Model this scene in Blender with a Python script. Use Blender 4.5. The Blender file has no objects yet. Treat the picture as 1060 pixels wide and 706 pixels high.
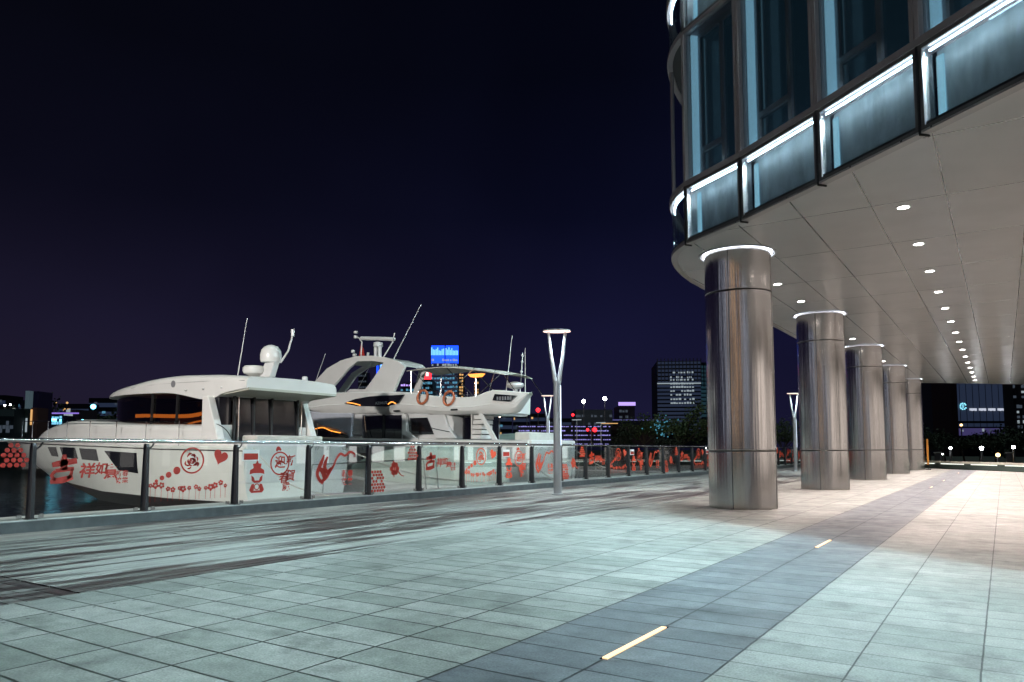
import bpy, bmesh, math, random
from math import sin, cos, pi, radians, atan, tan, sqrt, atan2
from mathutils import Vector, Matrix
random.seed(7)
S = bpy.context.scene
C = S.collection

# ------------------------------------------------------------------ camera
FPX, TILT, EYE = 770.0, radians(4.6), 1.2
YAW = radians(33.381)
cam_d = bpy.data.cameras.new('camera')
cam_d.sensor_width = 36.0
cam_d.lens = 36.0 * FPX / 1060.0
cam_d.shift_y = 0.04721
cam_d.clip_start = 0.05
cam_d.clip_end = 3000
cam = bpy.data.objects.new('camera', cam_d)
C.objects.link(cam)
cam.location = (0, 0, EYE)
cam.rotation_euler = (pi / 2 + TILT, 0, YAW)
S.camera = cam

# ------------------------------------------------------------------ sky
W = bpy.data.worlds.new('World')
S.world = W
W.use_nodes = True
nt = W.node_tree
nt.nodes.clear()
wo = nt.nodes.new('ShaderNodeOutputWorld')
bg = nt.nodes.new('ShaderNodeBackground')
tc = nt.nodes.new('ShaderNodeTexCoord')
sp = nt.nodes.new('ShaderNodeSeparateXYZ')
nt.links.new(tc.outputs['Generated'], sp.inputs[0])
r1 = nt.nodes.new('ShaderNodeValToRGB')            # elevation
r1.color_ramp.elements[0].position = 0.0
r1.color_ramp.elements[0].color = (0.0125, 0.0115, 0.040, 1)
r1.color_ramp.elements[1].position = 0.62
r1.color_ramp.elements[1].color = (0.0010, 0.0014, 0.0040, 1)
e = r1.color_ramp.elements.new(0.15); e.color = (0.0075, 0.0076, 0.0310, 1)
e = r1.color_ramp.elements.new(0.30); e.color = (0.0031, 0.0037, 0.0150, 1)
e = r1.color_ramp.elements.new(0.46); e.color = (0.0015, 0.0020, 0.0068, 1)
nt.links.new(sp.outputs['Z'], r1.inputs[0])
# the town's glow lies to the north-west: warmer and duller towards the west
r2 = nt.nodes.new('ShaderNodeValToRGB')
r2.color_ramp.elements[0].position = 0.02
r2.color_ramp.elements[0].color = (1.40, 1.12, 0.70, 1)
r2.color_ramp.elements[1].position = 0.55
r2.color_ramp.elements[1].color = (1, 1, 1, 1)
mr = nt.nodes.new('ShaderNodeMapRange')
mr.inputs['From Min'].default_value = -1.0
mr.inputs['From Max'].default_value = 0.0
nt.links.new(sp.outputs['X'], mr.inputs['Value'])
nt.links.new(mr.outputs[0], r2.inputs[0])
mx = nt.nodes.new('ShaderNodeMix'); mx.data_type = 'RGBA'; mx.blend_type = 'MULTIPLY'
mx.inputs['Factor'].default_value = 1.0
nt.links.new(r1.outputs[0], mx.inputs['A'])
nt.links.new(r2.outputs[0], mx.inputs['B'])
nz = nt.nodes.new('ShaderNodeTexNoise'); nz.inputs['Scale'].default_value = 2.2; nz.inputs['Detail'].default_value = 3
nt.links.new(tc.outputs['Generated'], nz.inputs['Vector'])
mr2 = nt.nodes.new('ShaderNodeMapRange'); mr2.inputs['From Min'].default_value = .3; mr2.inputs['From Max'].default_value = .7
mr2.inputs['To Min'].default_value = .72; mr2.inputs['To Max'].default_value = 1.28
nt.links.new(nz.outputs[0], mr2.inputs['Value'])
vm = nt.nodes.new('ShaderNodeVectorMath'); vm.operation = 'SCALE'
nt.links.new(mx.outputs['Result'], vm.inputs[0]); nt.links.new(mr2.outputs[0], vm.inputs['Scale'])
nt.links.new(vm.outputs[0], bg.inputs['Color'])
bg.inputs['Strength'].default_value = 0.9
nt.links.new(bg.outputs[0], wo.inputs[0])

# ------------------------------------------------------------------ added night fill (a soft overhead lamp with no visible source) and exposure
sun_d = bpy.data.lights.new('night_fill', 'SUN')
sun_d.energy = 0.72
sun_d.angle = radians(12)
sun_d.color = (0.72, 0.97, 0.90)
sun = bpy.data.objects.new('night_fill', sun_d)
C.objects.link(sun)
sun.rotation_euler = Vector((-0.06, 0.02, -1.0)).to_track_quat('-Z', 'Y').to_euler()
S.view_settings.view_transform = 'Standard'
S.view_settings.look = 'None'
S.view_settings.exposure = 0.0
S.view_settings.gamma = 1.0
S.render.engine = 'CYCLES'
S.cycles.use_denoising = True
S.cycles.max_bounces = 7
S.cycles.diffuse_bounces = 3
S.cycles.glossy_bounces = 4
S.cycles.transparent_max_bounces = 24
S.cycles.sample_clamp_indirect = 6.0
S.cycles.caustics_reflective = False
S.cycles.caustics_refractive = False

# ------------------------------------------------------------------ helpers
def at(px, py, depth):
    """a point of the far shore at a real distance along a direction measured in the photograph"""
    F = Vector((-sin(YAW) * cos(TILT), cos(YAW) * cos(TILT), sin(TILT)))
    R = Vector((cos(YAW), sin(YAW), 0)); U = R.cross(F)
    return Vector((0, 0, EYE)) + (F + R * ((px - 530) / FPX) + U * ((403.05 - py) / FPX)) * depth

def tag(o, label=None, cat=None, group=None, kind=None):
    if label: o['label'] = label
    if cat: o['category'] = cat
    if group: o['group'] = group
    if kind: o['kind'] = kind
    return o

def thing(name, loc, label, cat, group=None, rz=0.0):
    o = bpy.data.objects.new(name, None)
    o.empty_display_size = 0.2
    C.objects.link(o)
    o.location = loc
    o.rotation_euler = (0, 0, rz)
    tag(o, label, cat, group)
    o['_w'] = 1
    return o

def rootloc(p):
    v = Vector((0, 0, 0))
    while p is not None:
        v += Vector(p.location); p = p.parent
    return v

def obj(name, bm, mat, parent=None, smooth=False, world=True, angle=35, loc=None):
    """link one bmesh as ONE object; vertices are given in world space when world=True"""
    me = bpy.data.meshes.new(name)
    if world and parent is not None:
        bmesh.ops.translate(bm, verts=bm.verts, vec=-rootloc(parent))
    if loc is not None:
        bmesh.ops.translate(bm, verts=bm.verts, vec=-Vector(loc))
    bmesh.ops.recalc_face_normals(bm, faces=bm.faces)
    bm.to_mesh(me); bm.free()
    for m in (mat if isinstance(mat, (list, tuple)) else [mat]):
        me.materials.append(m)
    o = bpy.data.objects.new(name, me)
    C.objects.link(o)
    if loc is not None: o.location = loc
    if parent is not None: o.parent = parent
    if smooth:
        for p in me.polygons: p.use_smooth = True
        try: me.set_sharp_from_angle(angle=radians(angle))
        except Exception: pass
    return o

def copy_tree(o, parent=None):
    c = o.copy(); C.objects.link(c)
    if parent is not None: c.parent = parent
    for ch in list(o.children): copy_tree(ch, c)
    return c

def NB(): return bmesh.new()

def box(bm, x0, y0, z0, x1, y1, z1, mi=0):
    vs = [bm.verts.new(p) for p in ((x0,y0,z0),(x1,y0,z0),(x1,y1,z0),(x0,y1,z0),(x0,y0,z1),(x1,y0,z1),(x1,y1,z1),(x0,y1,z1))]
    for f in ((0,3,2,1),(4,5,6,7),(0,1,5,4),(1,2,6,5),(2,3,7,6),(3,0,4,7)):
        bm.faces.new([vs[i] for i in f]).material_index = mi
    return vs

def obox(bm, a, b, n0, n1, z0, z1):
    """box along the ground segment a-b (2D), spanning n0..n1 on its left normal"""
    a = Vector(a[:2]); b = Vector(b[:2]); d = (b - a).normalized(); n = Vector((-d.y, d.x))
    q = [a + n * n0, b + n * n0, b + n * n1, a + n * n1]
    return prism(bm, [(p.x, p.y) for p in q], z0, z1)

def prism(bm, poly, z0, z1):
    lo = [bm.verts.new((x, y, z0)) for x, y in poly]
    hi = [bm.verts.new((x, y, z1)) for x, y in poly]
    n = len(poly)
    bm.faces.new(lo[::-1]); bm.faces.new(hi)
    for i in range(n):
        bm.faces.new((lo[i], lo[(i+1) % n], hi[(i+1) % n], hi[i]))
    return lo + hi

def prism_y(bm, poly, y0, y1):
    """poly in (x, z), thickness along y"""
    lo = [bm.verts.new((x, y0, z)) for x, z in poly]
    hi = [bm.verts.new((x, y1, z)) for x, z in poly]
    n = len(poly)
    bm.faces.new(lo); bm.faces.new(hi[::-1])
    for i in range(n):
        bm.faces.new((lo[i], hi[i], hi[(i+1) % n], lo[(i+1) % n]))

def prism_x(bm, poly, x0, x1):
    """poly in (y, z), thickness along x"""
    lo = [bm.verts.new((x0, y, z)) for y, z in poly]
    hi = [bm.verts.new((x1, y, z)) for y, z in poly]
    n = len(poly)
    bm.faces.new(lo[::-1]); bm.faces.new(hi)
    for i in range(n):
        bm.faces.new((lo[i], lo[(i+1) % n], hi[(i+1) % n], hi[i]))

def tube(bm, pts, r, n=8, r1=None, cap=True):
    pts = [Vector(p) for p in pts]
    rings = []
    m = len(pts)
    prev = None
    for i, p in enumerate(pts):
        d = (pts[min(i+1, m-1)] - pts[max(i-1, 0)]).normalized()
        if prev is None:
            up = Vector((0, 0, 1)) if abs(d.z) < .9 else Vector((1, 0, 0))
            u = d.cross(up).normalized()
        else:
            u = (prev - d * prev.dot(d)).normalized()
        prev = u
        v = d.cross(u)
        rr = r if r1 is None else r + (r1 - r) * i / max(1, m - 1)
        rings.append([bm.verts.new(p + (u * cos(2*pi*k/n) + v * sin(2*pi*k/n)) * rr) for k in range(n)])
    for a, b in zip(rings, rings[1:]):
        for k in range(n):
            bm.faces.new((a[k], a[(k+1) % n], b[(k+1) % n], b[k]))
    if cap:
        bm.faces.new(rings[0][::-1]); bm.faces.new(rings[-1])

def lathe(bm, prof, cx=0, cy=0, n=48, cap=True):
    rings = [[bm.verts.new((cx + r*cos(2*pi*k/n), cy + r*sin(2*pi*k/n), z)) for k in range(n)] for r, z in prof]
    for a, b in zip(rings, rings[1:]):
        for k in range(n):
            bm.faces.new((a[k], a[(k+1) % n], b[(k+1) % n], b[k]))
    if cap:
        bm.faces.new(rings[0][::-1]); bm.faces.new(rings[-1])

def loft(bm, rings, cap=True, closed=True):
    R = [[bm.verts.new(p) for p in r] for r in rings]
    n = len(R[0])
    for a, b in zip(R, R[1:]):
        for k in range(n if closed else n - 1):
            try: bm.faces.new((a[k], a[(k+1) % n], b[(k+1) % n], b[k]))
            except ValueError: pass
    if cap:
        bm.faces.new(R[0][::-1]); bm.faces.new(R[-1])
    return R

def catmull(pts, k=6):
    P = [Vector(p) for p in pts]; out = []
    for i in range(len(P) - 1):
        a = P[max(i-1, 0)]; b = P[i]; c = P[i+1]; d = P[min(i+2, len(P)-1)]
        for j in range(k):
            t = j / k
            out.append(0.5 * ((2*b) + (c - a)*t + (2*a - 5*b + 4*c - d)*t*t + (-a + 3*b - 3*c + d)*t**3))
    out.append(P[-1]); return out

def bev(o, w=.01, seg=2):
    m = o.modifiers.new('bevel', 'BEVEL'); m.width = w; m.segments = seg; m.limit_method = 'ANGLE'; m.angle_limit = radians(40)
    return o

# ------------------------------------------------------------------ materials
def mat(name, col, rough=.5, metal=0., spec=.5, coat=0., bump=0., bscale=30., var=0., vscale=3., emit=None, estr=0., aniso=0.):
    m = bpy.data.materials.new(name); m.use_nodes = True
    t = m.node_tree; b = t.nodes['Principled BSDF']
    b.inputs['Base Color'].default_value = (*col, 1)
    b.inputs['Roughness'].default_value = rough
    b.inputs['Metallic'].default_value = metal
    b.inputs['Specular IOR Level'].default_value = spec
    b.inputs['Coat Weight'].default_value = coat
    b.inputs['Coat Roughness'].default_value = .08
    b.inputs['Anisotropic'].default_value = aniso
    if var > 0 or bump > 0:
        co = t.nodes.new('ShaderNodeTexCoord')
    if var > 0:
        n = t.nodes.new('ShaderNodeTexNoise'); n.inputs['Scale'].default_value = vscale; n.inputs['Detail'].default_value = 6
        t.links.new(co.outputs['Object'], n.inputs['Vector'])
        r = t.nodes.new('ShaderNodeMapRange'); r.inputs['From Min'].default_value = .3; r.inputs['From Max'].default_value = .7
        r.inputs['To Min'].default_value = 1 - var; r.inputs['To Max'].default_value = 1 + var
        t.links.new(n.outputs[0], r.inputs[0])
        v = t.nodes.new('ShaderNodeVectorMath'); v.operation = 'SCALE'; v.inputs[0].default_value = col
        t.links.new(r.outputs[0], v.inputs['Scale']); t.links.new(v.outputs[0], b.inputs['Base Color'])
    if bump > 0:
        n = t.nodes.new('ShaderNodeTexNoise'); n.inputs['Scale'].default_value = bscale; n.inputs['Detail'].default_value = 4
        t.links.new(co.outputs['Object'], n.inputs['Vector'])
        u = t.nodes.new('ShaderNodeBump'); u.inputs['Strength'].default_value = bump; u.inputs['Distance'].default_value = .02
        t.links.new(n.outputs[0], u.inputs['Height']); t.links.new(u.outputs[0], b.inputs['Normal'])
    if emit:
        b.inputs['Emission Color'].default_value = (*emit, 1); b.inputs['Emission Strength'].default_value = estr
    return m

def emis(name, col, s):
    return mat(name, (.05, .05, .05), .5, emit=col, estr=s)

def glassmat(name, tint, refl=.08, rough=.02, gloss=1.0):
    m = bpy.data.materials.new(name); m.use_nodes = True
    t = m.node_tree; t.nodes.clear()
    o = t.nodes.new('ShaderNodeOutputMaterial'); tr = t.nodes.new('ShaderNodeBsdfTransparent'); g = t.nodes.new('ShaderNodeBsdfGlossy')
    mi = t.nodes.new('ShaderNodeMixShader'); f = t.nodes.new('ShaderNodeFresnel'); f.inputs['IOR'].default_value = 1.5
    ad = t.nodes.new('ShaderNodeMath'); ad.operation = 'MULTIPLY_ADD'; ad.inputs[1].default_value = gloss; ad.inputs[2].default_value = refl
    ad.use_clamp = True
    t.links.new(f.outputs[0], ad.inputs[0])
    tr.inputs[0].default_value = (*tint, 1); g.inputs['Roughness'].default_value = rough; g.inputs['Color'].default_value = (.9, .95, 1, 1)
    t.links.new(ad.outputs[0], mi.inputs[0]); t.links.new(tr.outputs[0], mi.inputs[1]); t.links.new(g.outputs[0], mi.inputs[2])
    t.links.new(mi.outputs[0], o.inputs[0])
    return m

M = {}
M['gelcoat'] = mat('gelcoat', (.66, .65, .63), .28, coat=.5, var=.05, vscale=1.2)
M['gelcoat2'] = mat('gelcoat_dull', (.60, .60, .60), .35, coat=.3, var=.06, vscale=1.5)
M['antifoul'] = mat('antifouling', (.045, .03, .028), .5, var=.3)
M['stripe'] = mat('hull_stripe', (.06, .05, .05), .3)
M['dglass'] = mat('dark_glass', (.012, .012, .016), .04, spec=.9, coat=.6)
M['steel'] = mat('polished_steel', (.62, .62, .62), .16, 1.0)
M['grey'] = mat('grey_plastic', (.18, .18, .19), .5)
M['black'] = mat('black_rubber', (.012, .012, .013), .5)
M['canvas'] = mat('canvas', (.50, .48, .44), .85, bump=.3, bscale=60, var=.08)
M['cover'] = mat('tarpaulin', (.46, .48, .54), .6, bump=.5, bscale=4, var=.08)
M['teak'] = mat('teak', (.20, .11, .055), .6, var=.2, vscale=8)
M['orange'] = mat('life_ring_orange', (.38, .10, .04), .6)
M['antenna'] = mat('antenna_white', (.6, .6, .6), .4)
M['alu'] = mat('aluminium_frame', (.44, .38, .39), .42, .2)
M['darkframe'] = mat('dark_frame', (.025, .025, .03), .4)
M['glasswin'] = mat('window_glass', (.008, .016, .022), .03, spec=1.0, coat=.8, emit=(.10, .28, .40), estr=.045)  # faint teal emission stands in for lit and reflecting glazing
M['clear'] = glassmat('clear_glass', (.93, .97, .97), .0, .01, .6)
M['railglass'] = glassmat('railing_glass', (.95, .985, .97), .0, .01, .6)
M['reveal'] = mat('reveal_glow', (.25, .4, .48), .5, emit=(.36, .70, .92), estr=.62)  # emission stands in for LED light falling on the reveal
M['led'] = emis('led_tube', (.72, .89, 1.0), 46.0)
M['sideglow'] = emis('side_wall_glow', (.38, .78, 1.0), .85)
M['ring'] = emis('column_ring_light', (.82, .87, 1.0), 9.0)
M['down'] = emis('downlight_glow', (1.0, .93, .88), 30.0)
M['floorled'] = emis('floor_light', (1.0, .72, .42), 1.6)
M['lampglow'] = emis('lamp_disc_light', (1.0, .70, .62), 1.7)
M['pole'] = mat('painted_pole', (.36, .38, .40), .4, .3, var=.08)
M['post'] = mat('railing_post', (.045, .045, .05), .38, .7)
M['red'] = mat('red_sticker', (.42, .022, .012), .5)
M['red_lit'] = mat('red_sticker_lit', (.60, .07, .03), .5, emit=(.9, .08, .03), estr=.12)  # far copy of the red sticker, lightened and glowing as if lit
M['white'] = mat('white_paint', (.75, .75, .75), .5)
M['core'] = mat('building_core', (.02, .024, .03), .7)
M['stone'] = mat('wall_stone', (.22, .21, .2), .6, var=.1)
M['bark'] = mat('bark', (.055, .042, .03), .9, bump=.5, bscale=12)
M['leaf'] = mat('leaves', (.055, .09, .032), .7, var=.5, vscale=.6)
M['leaf2'] = mat('dark_leaves', (.022, .034, .018), .8, var=.5, vscale=.6)
M['far1'] = mat('far_wall_dark', (.012, .014, .022), .7)
M['far2'] = mat('far_wall_blue', (.012, .018, .045), .6)
M['far3'] = mat('far_wall_purple', (.03, .022, .045), .6)
M['far4'] = mat('far_wall_grey', (.10, .11, .13), .6)
M['redlamp'] = emis('red_lamp', (1.0, .02, .03), 4.0)
M['whitelamp'] = emis('white_lamp', (.95, .97, 1.0), 60.0)
M['warmlamp'] = emis('warm_lamp', (1.0, .62, .25), 5.0)
M['cyanlamp'] = emis('cyan_lamp', (.15, .75, 1.0), 8.0)
M['w_blue'] = emis('blue_crown', (.01, .07, 1.0), 2.2)
M['w_blue2'] = emis('pale_blue_letters', (.12, .36, 1.0), 2.4)
M['w_cyan'] = emis('cyan_windows', (.16, .50, .75), .55)
M['w_white'] = emis('white_windows', (.65, .78, .85), .45)
M['w_purple'] = emis('violet_strip', (.42, .38, 1.0), .8)
M['w_violet'] = emis('violet_sign', (.50, .35, .95), 1.3)
M['w_warm'] = emis('warm_windows', (1.0, .55, .2), .8)
M['w_dim'] = emis('dim_windows', (.35, .45, .6), .12)
M['w_faint'] = emis('faint_facade_glow', (.20, .30, .62), .075)  # faint emission over whole far facades keeps them from going black
M['w_faint2'] = emis('faint_glazing_teal', (.10, .32, .45), .09)
M['cabin'] = emis('amber_glow', (1.0, .33, .05), 2.2)  # amber glow, used for the imitated saloon window reflection

# ---- paving
def paving(name, c1, c2, mortar, bw, bh, ox, oy, msize=.0105, rough=.42, dots=False, wet=0.):
    m = bpy.data.materials.new(name); m.use_nodes = True
    t = m.node_tree; L = t.links.new; b = t.nodes['Principled BSDF']
    co = t.nodes.new('ShaderNodeTexCoord')
    mp = t.nodes.new('ShaderNodeMapping'); mp.inputs['Location'].default_value = (-ox + 500*bw, -oy + 500*bh, 0)
    L(co.outputs['Object'], mp.inputs[0])
    # joints wander a little
    wn = t.nodes.new('ShaderNodeTexNoise'); wn.inputs['Scale'].default_value = 9; wn.inputs['Detail'].default_value = 3
    L(co.outputs['Object'], wn.inputs['Vector'])
    ws = t.nodes.new('ShaderNodeVectorMath'); ws.operation = 'MULTIPLY_ADD'; ws.inputs[1].default_value = (.008, .008, 0)
    L(wn.outputs['Color'], ws.inputs[0]); L(mp.outputs[0], ws.inputs[2])
    bt = t.nodes.new('ShaderNodeTexBrick'); bt.offset = 0; bt.squash = 1
    bt.inputs['Scale'].default_value = 1; bt.inputs['Mortar Size'].default_value = msize; bt.inputs['Mortar Smooth'].default_value = .35
    bt.inputs['Brick Width'].default_value = bw; bt.inputs['Row Height'].default_value = bh
    bt.inputs['Color1'].default_value = (*c1, 1); bt.inputs['Color2'].default_value = (*c2, 1); bt.inputs['Mortar'].default_value = (*mortar, 1)
    L(ws.outputs[0], bt.inputs['Vector'])
    def noise(sc, det, lo, hi, f0=.3, f1=.7):
        n = t.nodes.new('ShaderNodeTexNoise'); n.inputs['Scale'].default_value = sc; n.inputs['Detail'].default_value = det; n.inputs['Roughness'].default_value = .65
        L(co.outputs['Object'], n.inputs['Vector'])
        r = t.nodes.new('ShaderNodeMapRange'); r.inputs['From Min'].default_value = f0; r.inputs['From Max'].default_value = f1
        r.inputs['To Min'].default_value = lo; r.inputs['To Max'].default_value = hi
        L(n.outputs[0], r.inputs[0]); return r.outputs[0]
    a = noise(.55, 5, .76, 1.14); c = noise(5, 8, .76, 1.16); d = noise(70, 4, .62, 1.30); s = noise(1.7, 9, .58, 1.0, .32, .46)
    def mul(x, y):
        q = t.nodes.new('ShaderNodeMath'); q.operation = 'MULTIPLY'; L(x, q.inputs[0]); L(y, q.inputs[1]); return q.outputs[0]
    f = mul(mul(mul(a, c), d), s)
    if dots:
        sx = t.nodes.new('ShaderNodeSeparateXYZ'); L(co.outputs['Object'], sx.inputs[0])
        def mth(op, x, y=None, v=None):
            q = t.nodes.new('ShaderNodeMath'); q.operation = op
            if hasattr(x, 'links'): L(x, q.inputs[0])
            else: q.inputs[0].default_value = x
            if v is not None: q.inputs[1].default_value = v
            elif y is not None: L(y, q.inputs[1])
            return q.outputs[0]
        px = mth('ADD', sx.outputs[0], v=5.85)
        py = mth('PINGPONG', mth('ADD', sx.outputs[1], v=100 - .085 + .0775), v=.0775)
        d2 = mth('ADD', mth('MULTIPLY', px, px), mth('MULTIPLY', py, py))
        k = mth('GREATER_THAN', d2, v=.013**2)
        k2 = mth('MULTIPLY_ADD', k, v=.85); 
        k2.node.inputs[2].default_value = .15
        f = mul(f, k2)
    v = t.nodes.new('ShaderNodeVectorMath'); v.operation = 'SCALE'
    L(bt.outputs['Color'], v.inputs[0]); L(f, v.inputs['Scale'])
    L(v.outputs[0], b.inputs['Base Color'])
    rr = noise(3.0, 6, rough - .08, rough + .15)
    L(rr, b.inputs['Roughness'])
    bp = t.nodes.new('ShaderNodeBump'); bp.inputs['Strength'].default_value = .35; bp.inputs['Distance'].default_value = .004
    hm = t.nodes.new('ShaderNodeMath'); hm.operation = 'MULTIPLY_ADD'; hm.inputs[1].default_value = -1.2
    L(bt.outputs['Fac'], hm.inputs[0]); L(c, hm.inputs[2])
    L(hm.outputs[0], bp.inputs['Height']); L(bp.outputs[0], b.inputs['Normal'])
    return m

M['paveL'] = paving('granite_paving', (.37, .37, .35), (.245, .26, .24), (.03, .033, .03), .67, .305, -2.58, 3.12, dots=True)
M['paveB'] = paving('dark_granite_band', (.215, .228, .245), (.155, .168, .185), (.022, .026, .03), .615, .30, -1.965, 3.10, rough=.36)
M['paveR'] = paving('granite_paving_right', (.38, .375, .355), (.29, .30, .28), (.05, .05, .048), .60, .30, -.75, 3.10, msize=.006)

def deckmat():
    m = bpy.data.materials.new('weathered_deck_boards'); m.use_nodes = True
    t = m.node_tree; L = t.links.new; b = t.nodes['Principled BSDF']
    co = t.nodes.new('ShaderNodeTexCoord')
    at_ = t.nodes.new('ShaderNodeAttribute'); at_.attribute_name = 'shade'
    def noise(vec, sx, sy, sc, det, f0, f1, lo, hi):
        mp = t.nodes.new('ShaderNodeMapping'); mp.inputs['Scale'].default_value = (sx, sy, 1); L(co.outputs[vec], mp.inputs[0])
        n = t.nodes.new('ShaderNodeTexNoise'); n.inputs['Scale'].default_value = sc; n.inputs['Detail'].default_value = det; n.inputs['Roughness'].default_value = .6
        L(mp.outputs[0], n.inputs['Vector'])
        r = t.nodes.new('ShaderNodeMapRange'); r.inputs['From Min'].default_value = f0; r.inputs['From Max'].default_value = f1
        r.inputs['To Min'].default_value = lo; r.inputs['To Max'].default_value = hi; L(n.outputs[0], r.inputs[0]); return r.outputs[0]
    grain = noise('Object', 40, 2.0, 1, 8, .3, .7, .75, 1.15)
    # walked-off silvering against dark wet wood: long patches along the boards
    patch = noise('Object', 5.5, .30, 1, 7, .47, .52, 0, 1)
    big = noise('Object', .45, .16, 1, 4, .40, .60, -.55, .45)
    ad = t.nodes.new('ShaderNodeMath'); ad.operation = 'ADD'; L(patch, ad.inputs[0]); L(big, ad.inputs[1])
    a2 = t.nodes.new('ShaderNodeMath'); a2.operation = 'ADD'; a2.use_clamp = True; L(ad.outputs[0], a2.inputs[0]); L(at_.outputs['Fac'], a2.inputs[1])
    mx = t.nodes.new('ShaderNodeMix'); mx.data_type = 'RGBA'
    L(a2.outputs[0], mx.inputs['Factor'])
    mx.inputs['A'].default_value = (.055, .042, .042, 1); mx.inputs['B'].default_value = (.35, .345, .325, 1)
    v = t.nodes.new('ShaderNodeVectorMath'); v.operation = 'SCALE'; L(mx.outputs['Result'], v.inputs[0]); L(grain, v.inputs['Scale'])
    L(v.outputs[0], b.inputs['Base Color'])
    rg = t.nodes.new('ShaderNodeMapRange'); rg.inputs['To Min'].default_value = .32; rg.inputs['To Max'].default_value = .6
    L(a2.outputs[0], rg.inputs[0]); L(rg.outputs[0], b.inputs['Roughness'])
    bp = t.nodes.new('ShaderNodeBump'); bp.inputs['Strength'].default_value = .4; bp.inputs['Distance'].default_value = .004
    L(grain, bp.inputs['Height']); L(bp.outputs[0], b.inputs['Normal'])
    return m
M['deck'] = deckmat()

def soffitmat():
    m = bpy.data.materials.new('soffit_panels'); m.use_nodes = True
    t = m.node_tree; L = t.links.new; b = t.nodes['Principled BSDF']
    co = t.nodes.new('ShaderNodeTexCoord')
    mp = t.nodes.new('ShaderNodeMapping'); mp.inputs['Location'].default_value = (.703 + 50*1.107, -12.74 + 20*2.715, 0); L(co.outputs['Object'], mp.inputs[0])
    bt = t.nodes.new('ShaderNodeTexBrick'); bt.offset = 0
    for k, v in (('Scale', 1), ('Mortar Size', .012), ('Mortar Smooth', .1), ('Brick Width', 1.107), ('Row Height', 2.715)): bt.inputs[k].default_value = v
    bt.inputs['Color1'].default_value = (.86, .82, .80, 1); bt.inputs['Color2'].default_value = (.80, .765, .745, 1); bt.inputs['Mortar'].default_value = (.05, .045, .045, 1)
    L(mp.outputs[0], bt.inputs['Vector']); 
    n = t.nodes.new('ShaderNodeTexNoise'); n.inputs['Scale'].default_value = 1.1; n.inputs['Detail'].default_value = 4
    L(co.outputs['Object'], n.inputs['Vector'])
    r = t.nodes.new('ShaderNodeMapRange'); r.inputs['To Min'].default_value = .9; r.inputs['To Max'].default_value = 1.1; L(n.outputs[0], r.inputs[0])
    v = t.nodes.new('ShaderNodeVectorMath'); v.operation = 'SCALE'; L(bt.outputs['Color'], v.inputs[0]); L(r.outputs[0], v.inputs['Scale'])
    L(v.outputs[0], b.inputs['Base Color'])
    b.inputs['Roughness'].default_value = .25; b.inputs['Metallic'].default_value = .0
    bp = t.nodes.new('ShaderNodeBump'); bp.inputs['Strength'].default_value = .25; bp.inputs['Distance'].default_value = .02
    L(n.outputs[0], bp.inputs['Height']); L(bp.outputs[0], b.inputs['Normal'])
    return m
M['soffit'] = soffitmat()

def steelcol():
    m = bpy.data.materials.new('column_stainless'); m.use_nodes = True
    t = m.node_tree; L = t.links.new; b = t.nodes['Principled BSDF']
    co = t.nodes.new('ShaderNodeTexCoord')
    b.inputs['Metallic'].default_value = 1.0
    b.inputs['Base Color'].default_value = (.76, .73, .71, 1)
    b.inputs['Anisotropic'].default_value = .45
    tg = t.nodes.new('ShaderNodeTangent'); tg.direction_type = 'RADIAL'; tg.axis = 'Z'; L(tg.outputs[0], b.inputs['Tangent'])
    mp = t.nodes.new('ShaderNodeMapping'); mp.inputs['Scale'].default_value = (14, 14, .12); L(co.outputs['Object'], mp.inputs[0])
    n = t.nodes.new('ShaderNodeTexNoise'); n.inputs['Scale'].default_value = 1; n.inputs['Detail'].default_value = 3; L(mp.outputs[0], n.inputs['Vector'])
    mp2 = t.nodes.new('ShaderNodeMapping'); mp2.inputs['Scale'].default_value = (38, 38, .2); L(co.outputs['Object'], mp2.inputs[0])
    n2 = t.nodes.new('ShaderNodeTexNoise'); n2.inputs['Scale'].default_value = 1; n2.inputs['Detail'].default_value = 2; L(mp2.outputs[0], n2.inputs['Vector'])
    n3 = t.nodes.new('ShaderNodeTexNoise'); n3.inputs['Scale'].default_value = 1; n3.inputs['Detail'].default_value = 4; L(mp.outputs[0], n3.inputs['Vector'])
    rr = t.nodes.new('ShaderNodeMapRange'); rr.inputs['From Min'].default_value = .35; rr.inputs['From Max'].default_value = .7
    rr.inputs['To Min'].default_value = .17; rr.inputs['To Max'].default_value = .27; L(n3.outputs[0], rr.inputs[0]); L(rr.outputs[0], b.inputs['Roughness'])
    b1 = t.nodes.new('ShaderNodeBump'); b1.inputs['Strength'].default_value = .5; b1.inputs['Distance'].default_value = .03; L(n.outputs[0], b1.inputs['Height'])
    b2 = t.nodes.new('ShaderNodeBump'); b2.inputs['Strength'].default_value = .45; b2.inputs['Distance'].default_value = .003; L(n2.outputs[0], b2.inputs['Height'])
    L(b1.outputs[0], b2.inputs['Normal']); L(b2.outputs[0], b.inputs['Normal'])
    return m
M['colsteel'] = steelcol()

def watermat():
    m = mat('harbour_water', (.004, .008, .012), .06, spec=.6)
    t = m.node_tree; L = t.links.new; b = t.nodes['Principled BSDF']
    co = t.nodes.new('ShaderNodeTexCoord'); h = None
    n = t.nodes.new('ShaderNodeTexNoise'); n.inputs['Scale'].default_value = 1.4; n.inputs['Detail'].default_value = 5; L(co.outputs['Object'], n.inputs['Vector'])
    bp = t.nodes.new('ShaderNodeBump'); bp.inputs['Strength'].default_value = .35; bp.inputs['Distance'].default_value = .12
    L(n.outputs[0], bp.inputs['Height']); L(bp.outputs[0], b.inputs['Normal'])
    return m
M['water'] = watermat()

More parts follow.
